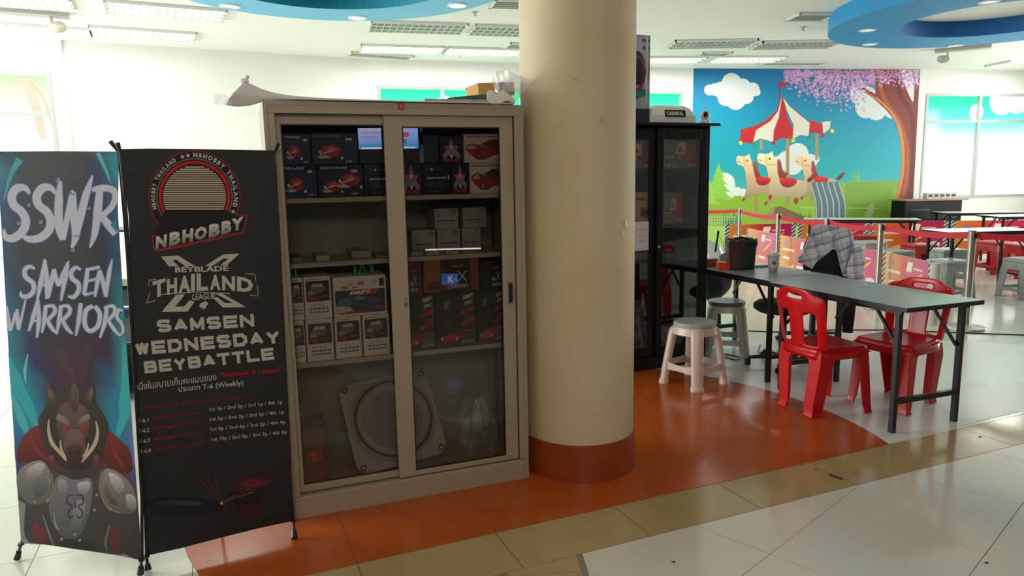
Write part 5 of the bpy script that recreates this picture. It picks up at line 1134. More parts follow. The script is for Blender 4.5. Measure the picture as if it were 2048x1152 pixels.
for x0, x1, y in ((.03, xs1, .025), (xs1, KW-.03, .0)):
    d = MB(); s = .055; d.box(x0, x0+s, y, y+.02, .10, KH-.02); d.box(x1-s, x1, y, y+.02, .10, KH-.02); d.box(x0+s, x1-s, y, y+.02, .10, .17); d.box(x0+s, x1-s, y, y+.02, KH-.10, KH-.02)
    do = obj('door', d, KM, kc, bevel=.002); g = MB(); g.box(x0+s, x1-s, y+.008, y+.012, .17, KH-.10); obj('pane', g, GL2, do)
    if y == 0:
        hx, hz = kl(1318, 494, 0); h = MB(); h.lathe([(.010, 0), (.012, .006), (.008, .012)], 14, Matrix.Translation((hx, 0, hz)) @ Matrix.Rotation(R(90), 4, 'X')); obj('lock', h, mat('lock_chrome', 'b0aca4', .25, metal=.8), do, smooth=True)
    else:
        p0 = kl(1270, 444, y); p1 = kl(1299, 500, y); h = MB(); h.box(max(x0+s, p0[0]), p1[0], y+.006, y+.0075, p1[1], p0[1]); n_ = obj('notice_sheet', h, mat('white_paper', 'd6d6dc', .7), do)
        n_['label'] = 'white paper notice taped inside the glass'
        A = Art(lambda a, b: Vector((p0[0]+(p1[0]-p0[0])*a, y+.006, p1[1]+(p0[1]-p1[1])*b)), (0, -1, 0))
        for q in (.72, .5, .3): A.rect(.25, q, .8, q+.02, '8a8a94', 0)
        A.build('notice_text', n_, PRINT)
def art_kit(A, asp):
    A.rect(.01, .01, .99, .99, '6c7670', 0); A.rect(.01, .3, .7, .42, 'a43c44', 1); A.rect(.70, .01, .99, .99, '9a3038', 1); A.poly([(.1, .7), (.3, .95), (.4, .75), (.25, .6)], '7c8480', 2)
    A.poly([(.35, .45), (.65, .45), (.68, .8), (.45, .82)], 'e0a8a4', 2); A.poly([(.42, .5), (.6, .55), (.5, .72)], 'a02838', 3)
    for x in (.1, .3, .75, .9): A.rect(x, .06, x+.1, .16, 'a8a49c', 3)
    for x in (.05, .2, .4): A.rect(x, .33, x+.12, .38, 'd0a8a8', 3)
KB = 'kit boxes in the black cabinet'
def kbox(px0, px1, pyt, zb, d, dep, colr, label, art):
    x0 = max(kl(px0, pyt+20, d)[0], .035); x1 = min(kl(px1, pyt+20, d)[0], KW-.035); z1 = kl((px0+px1)/2, pyt, d)[1]
    return pbox(KMx, x0, x1, zb+.001, z1, d, dep, colr, label, KB, art)
kbox(1240, 1304, 276, kz[0], .07, .28, '3c2c30', 'grey and red kit box on the upper left shelf of the black cabinet', art_kit)
kbox(1328, 1392, 272, kz[0], .07, .28, '3c3434', 'kit box with pink and red picture on the upper right shelf', art_kit)
kbox(1262, 1304, 384, kz[1], .07, .25, 'a58a4c', 'tan yellow box with a brown picture behind the left dark door', lambda A, a: (A.rect(.02, .02, .98, .98, 'c8a866', 0), A.poly([(.45, .3), (.75, .22), (.85, .45), (.5, .55)], '5c3a1c', 1), A.rect(.3, .75, .7, .82, '6c5830', 1), A.rect(.1, .7, .2, .8, '6c5830', 1)))
kbox(1326, 1365, 385, kz[1], .07, .2, '3a2a30', 'dim pink and grey box on the middle shelf of the black cabinet', art_kit)
kbox(1385, 1398, 392, kz[1], .07, .1, '5a3034', 'small red and white figure box by the right door frame', None)
kbox(1262, 1300, 506, kz[2], .07, .2, '6a6a64', 'low grey box on the third shelf behind the left dark door', None)
kbox(1335, 1385, 498, kz[2], .12, .15, '33302e', 'dim brown box on the third shelf behind the right dark door', None)
# on its top
zt2 = KH+.0225
def ktop(nm, label, cat, px, py, d, rz=0, df=None):
    x = kl(px, py, d if df is None else df)[0]; return thing(nm, label, cat, KMx @ Vector((x, d, zt2)), KZ+rz)
t = ktop('shoe_box', 'white gift box with a black name plate on the black cabinet', 'box', 1347, 235, .16, 0, .05)
w_ = (kl(1394, 235, .05)[0]-kl(1302, 235, .05)[0])/2; c = MB(); c.box(-w_, w_, -.11, .12, 0, .065); obj('box_base', c, mat('glossy_white_card', 'f4f4fa', .25), t, bevel=.006)
c = MB()
c.loft([[(-w_*.98, -.115, .045), (w_*.98, -.115, .045), (w_*.98, .12, .045), (-w_*.98, .12, .045)], [(-w_*.86, -.10, .11), (w_*.80, -.10, .11), (w_*.80, .11, .11), (-w_*.86, .11, .11)], [(-w_*.6, -.07, .135), (w_*.6, -.07, .135), (w_*.6, .1, .135), (-w_*.6, .1, .135)]]); lid = obj('box_lid', c, MATS['glossy_white_card'], t, bevel=.012)
nx0 = -w_*.38; nx1 = w_*.52
A = Art(lambda x, y: Vector((nx0+(nx1-nx0)*x, -.117+y*.012, .046+y*.052)), (0, -1, .2), off=.0015, step=.0006); A.rect(0, 0, 1, 1, '0a0a0c', 0); A.text('CARNIVAL', (.07, .22), (.90, .22), .5, 'e6e6ea', 1, .03, tl=(.07, .78)); A.build('name_plate', t, PRINT)
t = ktop('security_camera', 'small round white security camera beside the white gift box', 'camera', 1410, 240, .08, R(-42))
WG = mat('white_gloss_plastic', 'e8eaee', .2)
c = MB(); c.lathe([(.038, 0), (.042, .012), (.036, .03), (.02, .036)], 24); obj('base', c, WG, t, smooth=True)
c = MB(); c.lathe([(.039*math.sin(math.pi*k/12)+.0005, -.039*math.cos(math.pi*k/12)) for k in range(13)], 28, Matrix.Translation((0, 0, .068)), caps=False); obj('head', c, WG, t, smooth=True)
c = MB(); c.lathe([(.016, 0), (.016, .008), (.012, .010), (.006, .006)], 18, Matrix.Translation((.006, -.034, .070)) @ Matrix.Rotation(R(90), 4, 'X') @ Matrix.Scale(1.35, 4, (0, 1, 0))); obj('lens', c, mat('black_glass', '08090c', .08), t, smooth=True)
t = ktop('toy_package', 'tall clear toy package with pink ring and teal band beside the pillar', 'box', 1262, 230, .14, 0, .05)
pw = (kl(1301, 160, .05)[0]-kl(1225, 160, .05)[0])/2; ph = kl(1290, 70, .05)[1]-zt2
c = MB(); c.box(-pw, pw, -.09, .09, 0, ph); obj('window_box', c, glass_mat('clear_box_film', (.93, .94, .96), 1.4, base=.04, rough=.05), t, bevel=.004)
c = MB(); c.box(-pw+.004, pw-.004, -.05, .085, .004, ph-.004); obj('backing_card', c, mat('card_lilac', 'dcdee8', .5), t)
c = MB(); c.box(-pw+.004, pw-.004, -.08, -.052, .004, .10); obj('base_card', c, BLACK, t)
c = MB(); c.tube([(pw-.03-.085+.085*math.cos(R(a)), -.066, ph*.56+.12*math.sin(R(a))) for a in range(0, 361, 20)], .013, 10); obj('pink_ring', c, mat('pink_plastic', 'b04a72', .3), t, smooth=True)
c = MB(); c.box(-pw+.01, pw-.012, -.01, .01, 0, .05, Matrix.Translation((0, -.068, ph*.24)) @ Matrix.Rotation(R(-20), 4, 'Y')); obj('teal_band', c, mat('teal_plastic', '2fa8a0', .3), t, bevel=.003)
c = MB(); c.lathe([(.03, 0), (.07, .04), (.08, .16), (.05, .22), (.02, .24)], 18, Matrix.Translation((pw-.10, -.06, ph*.44)) @ Matrix.Scale(.25, 4, (0, 1, 0))); obj('dark_drum', c, mat('dark_plastic', '1d1f20', .3), t, smooth=True)
A = Art(lambda x, y: Vector((-pw+2*pw*x, -.051, ph*y)), (0, -1, 0), off=.001); A.rect(.86, .94, .96, .965, '3a3a44', 0); A.rect(.88, .85, .95, .885, '5a5a64', 0); A.rect(.05, .86, .6, .9, '8a8a98', 0); A.build('card_print', t, PRINT)

# ================================================================== TABLES, CHAIRS, STOOLS
TB = mat('grey_laminate', '8d9598', .30, noise=.04, spec=.5); TWH = mat('pale_laminate', 'c9d0c8', .2, noise=.02); TEDGE = mat('black_edge', '0e0f11', .35)
LEGM = mat('black_leg_steel', '121518', .35, spec=.5)
def folding_table(loc, rz, L, W_, top, label, group='folding tables', bars=True, h=.75):
    t = thing('folding_table', label, 'table', loc, rz, group)
    c = MB(); c.box(-L/2, L/2, -W_/2, W_/2, h-.004, h); obj('tabletop', c, top, t)
    c = MB(); c.box(-L/2-.002, L/2+.002, -W_/2-.002, W_/2+.002, h-.026, h-.002); obj('edge', c, TEDGE, t)
    c = MB(); c.box(-L/2+.06, L/2-.06, -W_/2+.03, -W_/2+.05, h-.05, h-.026); c.box(-L/2+.06, L/2-.06, W_/2-.05, W_/2-.03, h-.05, h-.026); obj('underframe', c, LEGM, t)
    for sx in (-1, 1):
        for sy in (-1, 1):
            x, y = sx*(L/2-.09), sy*(W_/2-.05)
            c = MB(); c.tube([(x, y, h-.03), (x+sx*.0, y, 0)], .021, 4); obj('leg', c, LEGM, t)
            c = MB(); c.tube([(x, y-sy*.03, h-.28), (x-sx*.20, y-sy*.03, h-.03)], .010, 4); obj('brace', c, LEGM, t)
        c = MB(); c.box(sx*(L/2-.09)-.013, sx*(L/2-.09)+.013, -W_/2+.06, W_/2-.06, .17, .20); obj('crossbar', c, LEGM, t)
    return t
te = Vector((.343, -.939, 0)); tn = Vector((.939, .343, 0)); tc2 = Vector((2.163, 3.822, 0)) - te*.55 + tn*.296
folding_table(tc2, -1.22, 1.10, .592, TB, 'grey topped folding table nearest the viewer with two red chairs pushed in')
tc1 = Vector((2.163, 3.822, 0)) - te*(1.104+.60) + tn*.336
folding_table(tc1, -1.22, 1.20, .592, TB, 'grey topped folding table carrying the bag and cup beside the black cabinet')
folding_table((5.83, 8.84, 0), .04, 1.15, .56, TWH, 'white topped folding table at the right behind the nearest steel post')
folding_table((5.55, 11.3, 0), -.39, 1.65, .55, TWH, 'long pale folding table in front of the mural slide')
folding_table((8.20, 12.55, 0), -.12, 1.25, .6, TWH, 'pale folding table just before the black counter')
folding_table((8.55, 11.4, 0), -.05, 1.75, .6, TWH, 'pale folding table below the wide bright window')

RED = mat('red_plastic', 'c20410', .30, noise=.03, spec=.4); 
def red_chair(loc, rz, label):
    t = thing('plastic_chair', label, 'chair', loc, rz, 'red stacking chairs')
    # seat: dished grid
    def seat(u, v):
        a, b = 2*u-1, 2*v-1; hw = .205-.03*(b < 0)*abs(b); r = (abs(a)**4+abs(b)**4)**.25
        k = max(abs(a), abs(b))/max(r, 1e-6) if r > 0 else 1
        x = b*.205*(1-.10*a*a*abs(b)); y = a*(.195+.02*b)*(1-.08*b*b*abs(a))
        z = .432 - .012*(1-a*a)*(1-b*b) - .035*max(0, max(abs(a), abs(b))-.86)/.14
        return Vector((x, y, z))
    c = MB(); c.grid(seat, 14, 14); obj('seat', c, RED, t, smooth=True, solid=.006)
    c = MB()
    sec = []
    for k in range(29):
        a = 2*math.pi*k/28; ca, sa_ = math.cos(a), math.sin(a); q = (abs(ca)**5+abs(sa_)**5)**-.2
        sec.append((q*ca*.195, q*sa_*.19))
    for p, q in zip(sec, sec[1:]): c.face([(p[0], p[1], .41), (q[0], q[1], .41), (q[0]*1.01, q[1]*1.01, .365), (p[0]*1.01, p[1]*1.01, .365)])
    obj('apron', c, RED, t, smooth=True, solid=.005)
    # back: sheet with two tall openings and a handle slot
    us = [-1, -.86, -.72, -.60, -.44, -.30, -.15, 0, .15, .30, .44, .60, .72, .86, 1]; vs_ = [0, .06, .12, .30, .46, .60, .68, .76, .82, .90, .96, 1]
    def bp(u, v):
        hw = .195+.03*v; w_ = u*hw
        if v > .76: w_ *= 1-.34*((v-.76)/.24)**2*abs(u)
        x = -.20-.055*v + .055*abs(u)**2.2*(1-.25*v) - .03*(1-v)*(abs(u) < .5)*0
        z = .425+.375*v - (.05*abs(u)**3 if v > .9 else 0)
        return Vector((x, w_, z))
    c = MB(); gv = {}
    def V(i, j):
        if (i, j) not in gv: gv[(i, j)] = c.bm.verts.new(bp(us[i], vs_[j]))
        return gv[(i, j)]
    for j in range(len(vs_)-1):
        for i in range(len(us)-1):
            um = (us[i]+us[i+1])/2; vm = (vs_[j]+vs_[j+1])/2
            if .30 < abs(um) < .72 and .06 < vm < .60: continue
            if abs(um) < .30 and .82 < vm < .90: continue
            c.bm.faces.new((V(i, j), V(i+1, j), V(i+1, j+1), V(i, j+1)))
    b = obj('backrest', c, RED, t, smooth=True, solid=.012, subsurf=2)
    for sx in (-1, 1):
        for sy in (-1, 1):
            tx, ty = sx*.175, sy*.17; bx, by = sx*.215 if sx > 0 else -.205, sy*(.20 if sx > 0 else .155)
            w1, w0 = (.10, .072) if sx < 0 else (.08, .052)
            def Ls(cx, cy, w_, z, th=.012):
                o = [(0, 0), (-sx*w_, 0), (-sx*w_, -sy*th), (-sx*th, -sy*th), (-sx*th, -sy*w_), (0, -sy*w_)]
                return [(cx+p[0], cy+p[1], z) for p in o]
            c = MB(); c.loft([Ls(tx*1.03, ty*1.06, w1+.03, .415), Ls(tx*1.08, ty*1.1, w1, .33), Ls(bx*.985, by*.985, w0+.01, .05), Ls(bx, by, w0, .02), Ls(bx*1.03, by*1.03, w0+.012, .003)])
            obj('leg', c, RED, t, bevel=.004, smooth=True)
    return t
red_chair((1.97, 4.39, 0), R(18.6), 'red plastic chair seen from behind, pushed under the near table end')
red_chair((2.49, 4.47, 0), R(211), 'red plastic chair facing the viewer on the far side of the near table')

def round_stool(loc, rz, capc, bodyc, label, h=.46):
    t = thing('plastic_stool', label, 'stool', loc, rz, 'round topped plastic stools')
    rt, rb = .155, .225
    c = MB(); c.lathe([(.146, h-.034), (.150, h-.030), (.150, h-.008), (.144, h-.001), (.10, h), (.016, h), (.014, h-.006)], 48); obj('seat_cap', c, capc, t, smooth=True)
    c = MB(); c.lathe([(.010, 0), (.010, .001)], 10, Matrix.Translation((0, 0, h-.0055))); obj('drain_hole', c, BLACK, t)
    c = MB(); n = 48
    def rad(a): return 1+.03*math.cos(4*a)
    secs = []
    for r, z in ((.140, h-.03), (.146, h-.034), (.156, h-.065), (.162, h-.085), (.154, h-.085), (.148, h-.065), (.136, h-.034)):
        secs.append([(r*rad(2*math.pi*k/n)*math.cos(2*math.pi*k/n), r*rad(2*math.pi*k/n)*math.sin(2*math.pi*k/n), z) for k in range(n)])
    c.loft(secs, caps=False); obj('apron', c, bodyc, t, smooth=True)
    for k in range(4):
        a = k*math.pi/2; M = Matrix.Rotation(a, 4, 'Z'); c = MB(); secs = []
        for z, r, w_, d in ((h-.045, .150, .034, .018), (h-.06, .158, .044, .028), (h-.09, .166, .045, .030), (.13, .206, .042, .029), (.03, .220, .041, .029), (.024, .224, .046, .034), (.0, .226, .047, .035)):
            s_ = []
            for q in range(16):
                th = 2*math.pi*q/16; s_.append(M @ Vector((r-d*.35+d*math.cos(th), w_*math.copysign(abs(math.sin(th))**.7, math.sin(th)), z)))
            secs.append(s_)
        c.loft(secs); obj('leg', c, bodyc, t, smooth=True)
        # curved stretcher to the next leg
        c = MB(); secs = []
        for q in range(9):
            f = q/8; a2 = a+f*math.pi/2; rr = .205/(math.cos((f-.5)*math.pi/2)*1.18+.0)*.86; sag = .018*math.sin(f*math.pi); rr = .205*(1-.20*math.sin(f*math.pi))
            hw_ = .032-.010*math.sin(f*math.pi); zc_ = .135-.0*sag
            o = Vector((math.cos(a2), math.sin(a2), 0)); p = o*rr
            secs.append([p+o*.006+Vector((0, 0, zc_+hw_)), p-o*.006+Vector((0, 0, zc_+hw_)), p-o*.006+Vector((0, 0, zc_-hw_)), p+o*.006+Vector((0, 0, zc_-hw_))])
        c.loft(secs); obj('stretcher', c, bodyc, t, bevel=.003, smooth=True)
    return t
CAPG = mat('grey_stool_cap', 'a0a8a8', .4, noise=.03); STW = mat('white_stool_plastic', 'd2bfb6', .3, noise=.02); STG = mat('pale_grey_stool_plastic', 'b2b4ae', .3, noise=.02)
round_stool((1.306, 4.99, 0), R(-98), CAPG, STW, 'round white plastic stool with grey cap on the orange floor')
round_stool((1.78, 5.80, 0), R(-60), mat('dark_grey_cap', '5c6262', .4), STG, 'pale grey round stool half hidden beside the black cabinet')

def box_stool(loc, rz, ma, label, group='square plastic stools', s=1.0, h=.46, tag2=None):
    t = thing('square_stool', label, 'stool', loc, rz, group)
    rt, rb = .165*s, .20*s
    c = MB(); c.loft([[(a*rt*k, b*rt*k, z) for a, b in ((-1, -1), (1, -1), (1, 1), (-1, 1))] for k, z in ((1.03, h-.05), (1.04, h-.02), (1.0, h-.004), (.9, h))]); obj('seat', c, ma, t, bevel=.012)
    c = MB(); c.loft([[(a*rt*k, b*rt*k, z) for a, b in ((-1, -1), (1, -1), (1, 1), (-1, 1))] for k, z in ((1.08, h-.13), (1.0, h-.05))]); obj('apron', c, ma, t, bevel=.006)
    for k in range(4):
        M = Matrix.Rotation(k*math.pi/2, 4, 'Z'); c = MB(); r1, r0, w1, w0, th = rt*1.08, rb*1.03, .10*s, .085*s, .014
        def Ls(r, w_, z): return [M @ Vector((r-p, r-q, z)) for p, q in ((0, 0), (w_, 0), (w_, th), (th, th), (th, w_), (0, w_))]
        c.loft([Ls(r1, w1, h-.125), Ls(r0, w0, 0)]); obj('leg', c, ma, t, bevel=.004)
        c = MB(); c.box(-rb*.95, rb*.95, -.006, .006, .08, .12, M @ Matrix.Translation((0, -rb*1.0, 0))); obj('stretcher', c, ma, t, bevel=.003)
        c = MB(); c.lathe([(.002, 0), (.03, .003), (.03, .005)], 16, M @ Matrix.Translation((0, -rt*1.05, h-.09)) @ Matrix.Rotation(R(90), 4, 'X') @ Matrix.Scale(.5, 4, (0, 1, 0))); obj('grip_boss', c, ma, t)
    return t
GST = mat('grey_stool_plastic', 'a6acaa', .3, noise=.03); RST = mat('red_stool_plastic', 'b01a20', .3, noise=.03)
def at_top(px, py, z=.46): p = onz(px, py, z); return (p.x, p.y, 0)
p = at_top(1899, 519); g1 = box_stool(p, .15, GST, 'grey square stool touching the steel post, lower and nearer of two')
p = at_top(1896, 497); box_stool(p, .05, GST, 'grey square stool directly behind the one at the steel post')
p = at_top(1740, 482); box_stool(p, .1, GST, 'grey square stool between the plaid shirt and the steel post')
p = at_top(1790, 500); box_stool(p, .2, GST, 'grey square stool under the long pale table just right of the steel post')
p = at_top(2055, 516); box_stool(p, .2, GST, 'grey square stool cut by the right frame edge, nearest of that side')
p = at_top(1838, 487); box_stool(p, .1, RST, 'red square stool beside the leg of the long pale table', 'red stools')
p = at_top(1730, 470); box_stool(p, .1, RST, 'red square stool behind the grey one by the plaid shirt', 'red stools')
p = at_top(1990, 482); box_stool(p, .3, RST, 'red square stool under the white topped table, left one', 'red stools')
p = at_top(2050, 488); box_stool(p, .0, RST, 'dark red square stool under the white topped table, right one', 'red stools')
p = at_top(2066, 560); 

# swivel stool and office chair with the plaid shirt
FAB = mat('black_upholstery', '17130f', .85, noise=.1, scale=60, bump=.1); NAVY = mat('navy_mesh', '10141f', .8, noise=.1)
def castor_base(t, r, n=5, rot=0.3):
    for k in range(n):
        a = rot+2*math.pi*k/n; c = MB(); c.tube([(.02*math.cos(a), .02*math.sin(a), .085), (r*math.cos(a), r*math.sin(a), .065)], [.020, .013], 8); obj('base_arm', c, LEGM, t, smooth=True)
        c = MB(); c.lathe([(.006, -.022), (.025, -.02), (.027, -.004), (.012, -.003), (.012, .003), (.027, .004), (.025, .02), (.006, .022)], 18, Matrix.Translation((r*math.cos(a), r*math.sin(a), .029)) @ Matrix.Rotation(a+math.pi/2, 4, 'Z') @ Matrix.Rotation(R(90), 4, 'X') @ Matrix.Rotation(0, 4, 'Z')); obj('castor', c, LEGM, t, smooth=True)
p = onz(1568, 606, .50); t = thing('swivel_stool', 'round black upholstered swivel stool with castors under the tables', 'stool', (p.x, p.y, 0), .2)
c = MB(); c.lathe([(.10, .43), (.19, .435), (.225, .46), (.225, .49), (.20, .51), (.10, .516), (.002, .516)], 40); obj('seat', c, FAB, t, smooth=True)
c = MB(); c.tube([(0, 0, .08), (0, 0, .44)], .028, 16); obj('column', c, LEGM, t, smooth=True); castor_base(t, .26)
PC = onp(1662, 500, (2.66, 5.75, 0), Vector((0, -1, 0)))
oc = thing('office_chair', 'dark office chair carrying the plaid shirt behind the tables', 'chair', (2.66, 5.95, 0), 0)
c = MB()
def ob_(u, v):
    a = 2*u-1; w_ = .20*(1-.35*max(0, v-.8)*5*abs(a)**2*.6); return Vector((a*w_, -.02-.05*(1-a*a)+.04*v, .60+.34*v))
c.grid(ob_, 12, 12); obj('backrest', c, NAVY, oc, smooth=True, solid=.05)
c = MB(); c.prism(rsq(.23, .08), .45, .52); obj('seat', c, NAVY, oc, bevel=.015).location = (0, .25, 0)
c = MB(); c.tube([(0, .22, .08), (0, .22, .45)], .028, 12); obj('column', c, LEGM, oc, smooth=True)
c = MB(); c.tube([(0, .22, .44), (0, .02, .46), (0, -.0, .72)], .02, 8); obj('back_bar', c, LEGM, oc, smooth=True)
for k in range(5):
    a = .3+2*math.pi*k/5; c = MB(); c.tube([(0, .22, .085), (.28*math.cos(a), .22+.28*math.sin(a), .06)], [.02, .012], 8); obj('base_arm', c, LEGM, oc, smooth=True)
    c = MB(); c.lathe([(.006, -.02), (.025, -.018), (.025, .018), (.006, .02)], 14, Matrix.Translation((.28*math.cos(a), .22+.28*math.sin(a), .026)) @ Matrix.Rotation(R(90), 4, 'X')); obj('castor', c, LEGM, oc, smooth=True)
# plaid shirt: draped cloth
pl = bpy.data.materials.new('plaid_cotton'); pl.use_nodes = True; nt = pl.node_tree; N = nt.nodes; L = nt.links; b = N['Principled BSDF']; b.inputs['Roughness'].default_value = .9
uv = N.new('ShaderNodeAttribute'); uv.attribute_name = 'weave'; sx_ = N.new('ShaderNodeSeparateXYZ'); L.new(uv.outputs['Vector'], sx_.inputs[0])
def stripe(sock, freq, lo):
    m_ = N.new('ShaderNodeMath'); m_.operation = 'MULTIPLY'; m_.inputs[1].default_value = freq; L.new(sock, m_.inputs[0])
    s_ = N.new('ShaderNodeMath'); s_.operation = 'FRACT'; L.new(m_.outputs[0], s_.inputs[0])
    r_ = N.new('ShaderNodeValToRGB'); r_.color_ramp.interpolation = 'CONSTANT'; e = r_.color_ramp.elements; e[0].position = 0; e[0].color = (1, 1, 1, 1); e[1].position = .45; e[1].color = (lo, lo, lo*1.2, 1)
    q = e.new(.62); q.color = (.85, .85, .9, 1); q = e.new(.72); q.color = (lo*1.4, lo*1.4, lo*1.7, 1); q = e.new(.78); q.color = (1, 1, 1, 1); q = e.new(.95); q.color = (.6, .6, .66, 1)
    L.new(s_.outputs[0], r_.inputs[0]); return r_.outputs[0]
mu = N.new('ShaderNodeMix'); mu.data_type = 'RGBA'; mu.blend_type = 'MULTIPLY'; mu.inputs[0].default_value = 1
L.new(stripe(sx_.outputs[0], 4.3, .62), mu.inputs[6]); L.new(stripe(sx_.outputs[1], 5, .5), mu.inputs[7])
m3 = N.new('ShaderNodeMix'); m3.data_type = 'RGBA'; m3.blend_type = 'MULTIPLY'; m3.inputs[0].default_value = 1; m3.inputs[7].default_value = lin('f2f5ff'); L.new(mu.outputs[2], m3.inputs[6]); L.new(m3.outputs[2], b.inputs['Base Color'])
SP = Vector((2.66, 5.80, 0)); sn = Vector((0, -1, 0))
def interp(tab, x):
    if x <= tab[0][0]: return tab[0][1]
    for (a, va), (b_, vb) in zip(tab, tab[1:]):
        if x <= b_: return va+(vb-va)*(x-a)/(b_-a)
    return tab[-1][1]
topt = [(1597, 516), (1605, 500), (1614, 474), (1624, 453), (1632, 447), (1650, 449), (1675, 455), (1695, 456), (1703, 466), (1712, 500), (1720, 526), (1722, 530)]
bott = [(1597, 524), (1610, 530), (1622, 538), (1632, 522), (1645, 508), (1662, 496), (1668, 498), (1672, 510), (1676, 530), (1682, 550), (1700, 557), (1712, 556), (1718, 535), (1722, 532)]
def cloth_fn(front):
    def f(u, v):
        x = 1597+125*u; y = interp(topt, x)*(1-v)+interp(bott, x)*v; p = onp(x, y, SP, sn)
        fold = .012*math.sin(u*26+v*4)+.010*math.sin(u*11-v*9)+.008*math.sin(v*16+u*5); bul = .05*math.sin(math.pi*min(1, max(0, u)))
        return Vector((p.x, p.y-bul-fold+(.0 if front else .0), p.z))-Vector((2.66, 5.95, 0))
    return f
sh_ = thing('plaid_shirt', 'blue and white plaid shirt draped over the dark office chair', 'shirt', (2.66, 5.95, 0), 0)
def cloth(nm, fn, nu, nv, ma, su=1., sv=1., skew=.0):
    c = MB(); c.grid(fn, nu, nv); o = obj(nm, c, ma, sh_, smooth=True)
    me = o.data; at = me.attributes.new('weave', 'FLOAT_VECTOR', 'POINT')
    for i, v in enumerate(me.vertices): at.data[i].vector = (v.co.x*su/.5+v.co.z*skew, v.co.z*sv/.5-v.co.x*skew*1.4, 0)
    md = o.modifiers.new('s', 'SOLIDIFY'); md.thickness = .006; return o
cloth('shirt_body', cloth_fn(True), 60, 30, pl, .8, 1.0, .45)
dk = mat('shirt_lining', '3a3f4c', .9, noise=.35, scale=30)
def sl_(u, v):
    a = u*2*math.pi; x0, y0, x1, y1 = 1706, 492, 1703, 556; x = x0+(x1-x0)*v; y = y0+(y1-y0)*v; p = onp(x, y, SP, sn); r = .055*(.7+.5*math.sin(v*2.4))*(1+.15*math.sin(a*3+v*8))
    return Vector((p.x+r*math.cos(a), p.y-.07+r*.7*math.sin(a), p.z))-Vector((2.66, 5.95, 0))
cloth('sleeve', sl_, 20, 14, pl, .9, .9, .2)
def hang(u, v):
    a = u*2*math.pi; p = onp(1697, 560+v*105, SP, sn); r = .06*(1-.3*v)*(1+.18*math.sin(a*3+v*6)); return Vector((p.x+r*math.cos(a), p.y+r*.6*math.sin(a), p.z))-Vector((2.66, 5.95, 0))
cloth('hanging_hem', hang, 18, 12, mat('dark_cloth', '1a1c22', .9, noise=.3, scale=20))
# dark bag hanging at the stool beside the black cabinet
t = thing('backpack', 'black backpack lying behind the pale grey stool under the table', 'bag', onz(1470, 700, 0)+Vector((0, .9, 0)), 0)
c = MB()
def bp_(u, v):
    a = 2*math.pi*u; f = math.sin(math.pi*min(1, .12+v*.8))**.5; return Vector((.22*f*math.cos(a)*(1+.1*math.sin(5*a+v*5)), .14*f*math.sin(a), .30+.36*v))
c.grid(bp_, 24, 10); obj('bag_body', c, mat('black_nylon', '0c0d0f', .7, noise=.2, bump=.2), t, smooth=True)
c = MB(); c.tube([(-.05, -.13, .64), (-.06, -.17, .4), (-.02, -.16, .28), (.03, -.14, .02)], .012, 8); obj('strap', c, MATS['black_nylon'], t, smooth=True)
c = MB(); c.tube([(.1, .0, .3), (.11, -.02, .01)], .03, 8); c.tube([(-.1, .0, .3), (-.11, .02, .01)], .03, 8); obj('frame_leg', c, LEGM, t)

# ---- things on the tables
def ontab(nm, label, cat, px, py, rz=0, z=.7505): p = onz(px, py, z); return thing(nm, label, cat, (p.x, p.y, z), rz)
t = ontab('orange_box', 'bright orange box with a pale end on the table edge', 'box', 1456, 539, R(4))
c = MB(); c.box(-.085, .075, -.03, .04, 0, .062); obj('carton', c, mat('orange_card', 'e8480c', .45), t, bevel=.002); c = MB(); c.box(.075, .10, -.03, .04, 0, .062); obj('end_cap', c, mat('beige_card', 'c8a878', .6), t, bevel=.002)
t = ontab('brown_box', 'small brown box beside the orange box next to the black cabinet', 'box', 1424, 533, R(4))
c = MB(); c.box(-.05, .04, -.03, .03, 0, .062); obj('carton', c, mat('brown_card', '8a4c22', .6), t, bevel=.002); c = MB(); c.box(-.05, .04, -.0305, .0305, .058, .0625); obj('lid', c, mat('brown_card2', '9a5a2c', .6), t)
t = ontab('leather_pouch', 'dark green and brown upright bag standing on the table', 'bag', 1482, 538, .1)
hb = onp(1482, 478, t.location, Vector((0, -1, 0))).z-.7505
BG = mat('dark_green_leather', '1b2521', .45, noise=.1); BR_ = mat('brown_leather', '44302b', .45, noise=.1)
c = MB()
def pch(x0, x1, rim):
    def f(u, v):
        a = 2*math.pi*u; q = (abs(math.cos(a))**4+abs(math.sin(a))**4)**-.25; k = .84+.16*v + (.08 if v > .82 and rim else 0)
        return Vector(((x0+x1)/2+q*math.cos(a)*(x1-x0)/2*k, q*math.sin(a)*.075*k, hb*min(v, 1)-.006*math.sin(6*a)*v))
    return f
c.grid(pch(-.045, .105, True), 28, 12); obj('bag_body', c, BG, t, smooth=True, solid=.004)
c = MB(); c.grid(pch(-.115, .0, True), 28, 12); o_ = obj('side_pocket', c, BR_, t, smooth=True, solid=.004); o_['label'] = 'brown side half'
c = MB(); c.tube([(-.09, -.02, hb), (-.02, -.03, hb+.015), (.05, -.02, hb), (.09, 0, hb-.012)], .009, 8); obj('handle', c, BG, t, smooth=True)
c = MB(); c.box(.0, .08, -.086, -.083, hb-.045, hb-.025); obj('flap_strip', c, mat('dark_gloss', '1f2a28', .15), t)
t = ontab('iced_coffee_cup', 'clear plastic coffee cup with a dome lid and a little coffee left', 'cup', 1546, 544)
hc_ = .125; c = MB(); c.lathe([(.030, .0), (.032, .002), (.044, hc_), (.046, hc_+.004)], 28, caps=False); obj('cup', c, film_mat('cup_plastic', .45, .45), t, smooth=True)
c = MB(); c.lathe([(.029, .002), (.034, .036)], 24); obj('coffee', c, mat('coffee', '6b4526', .3), t, smooth=True)
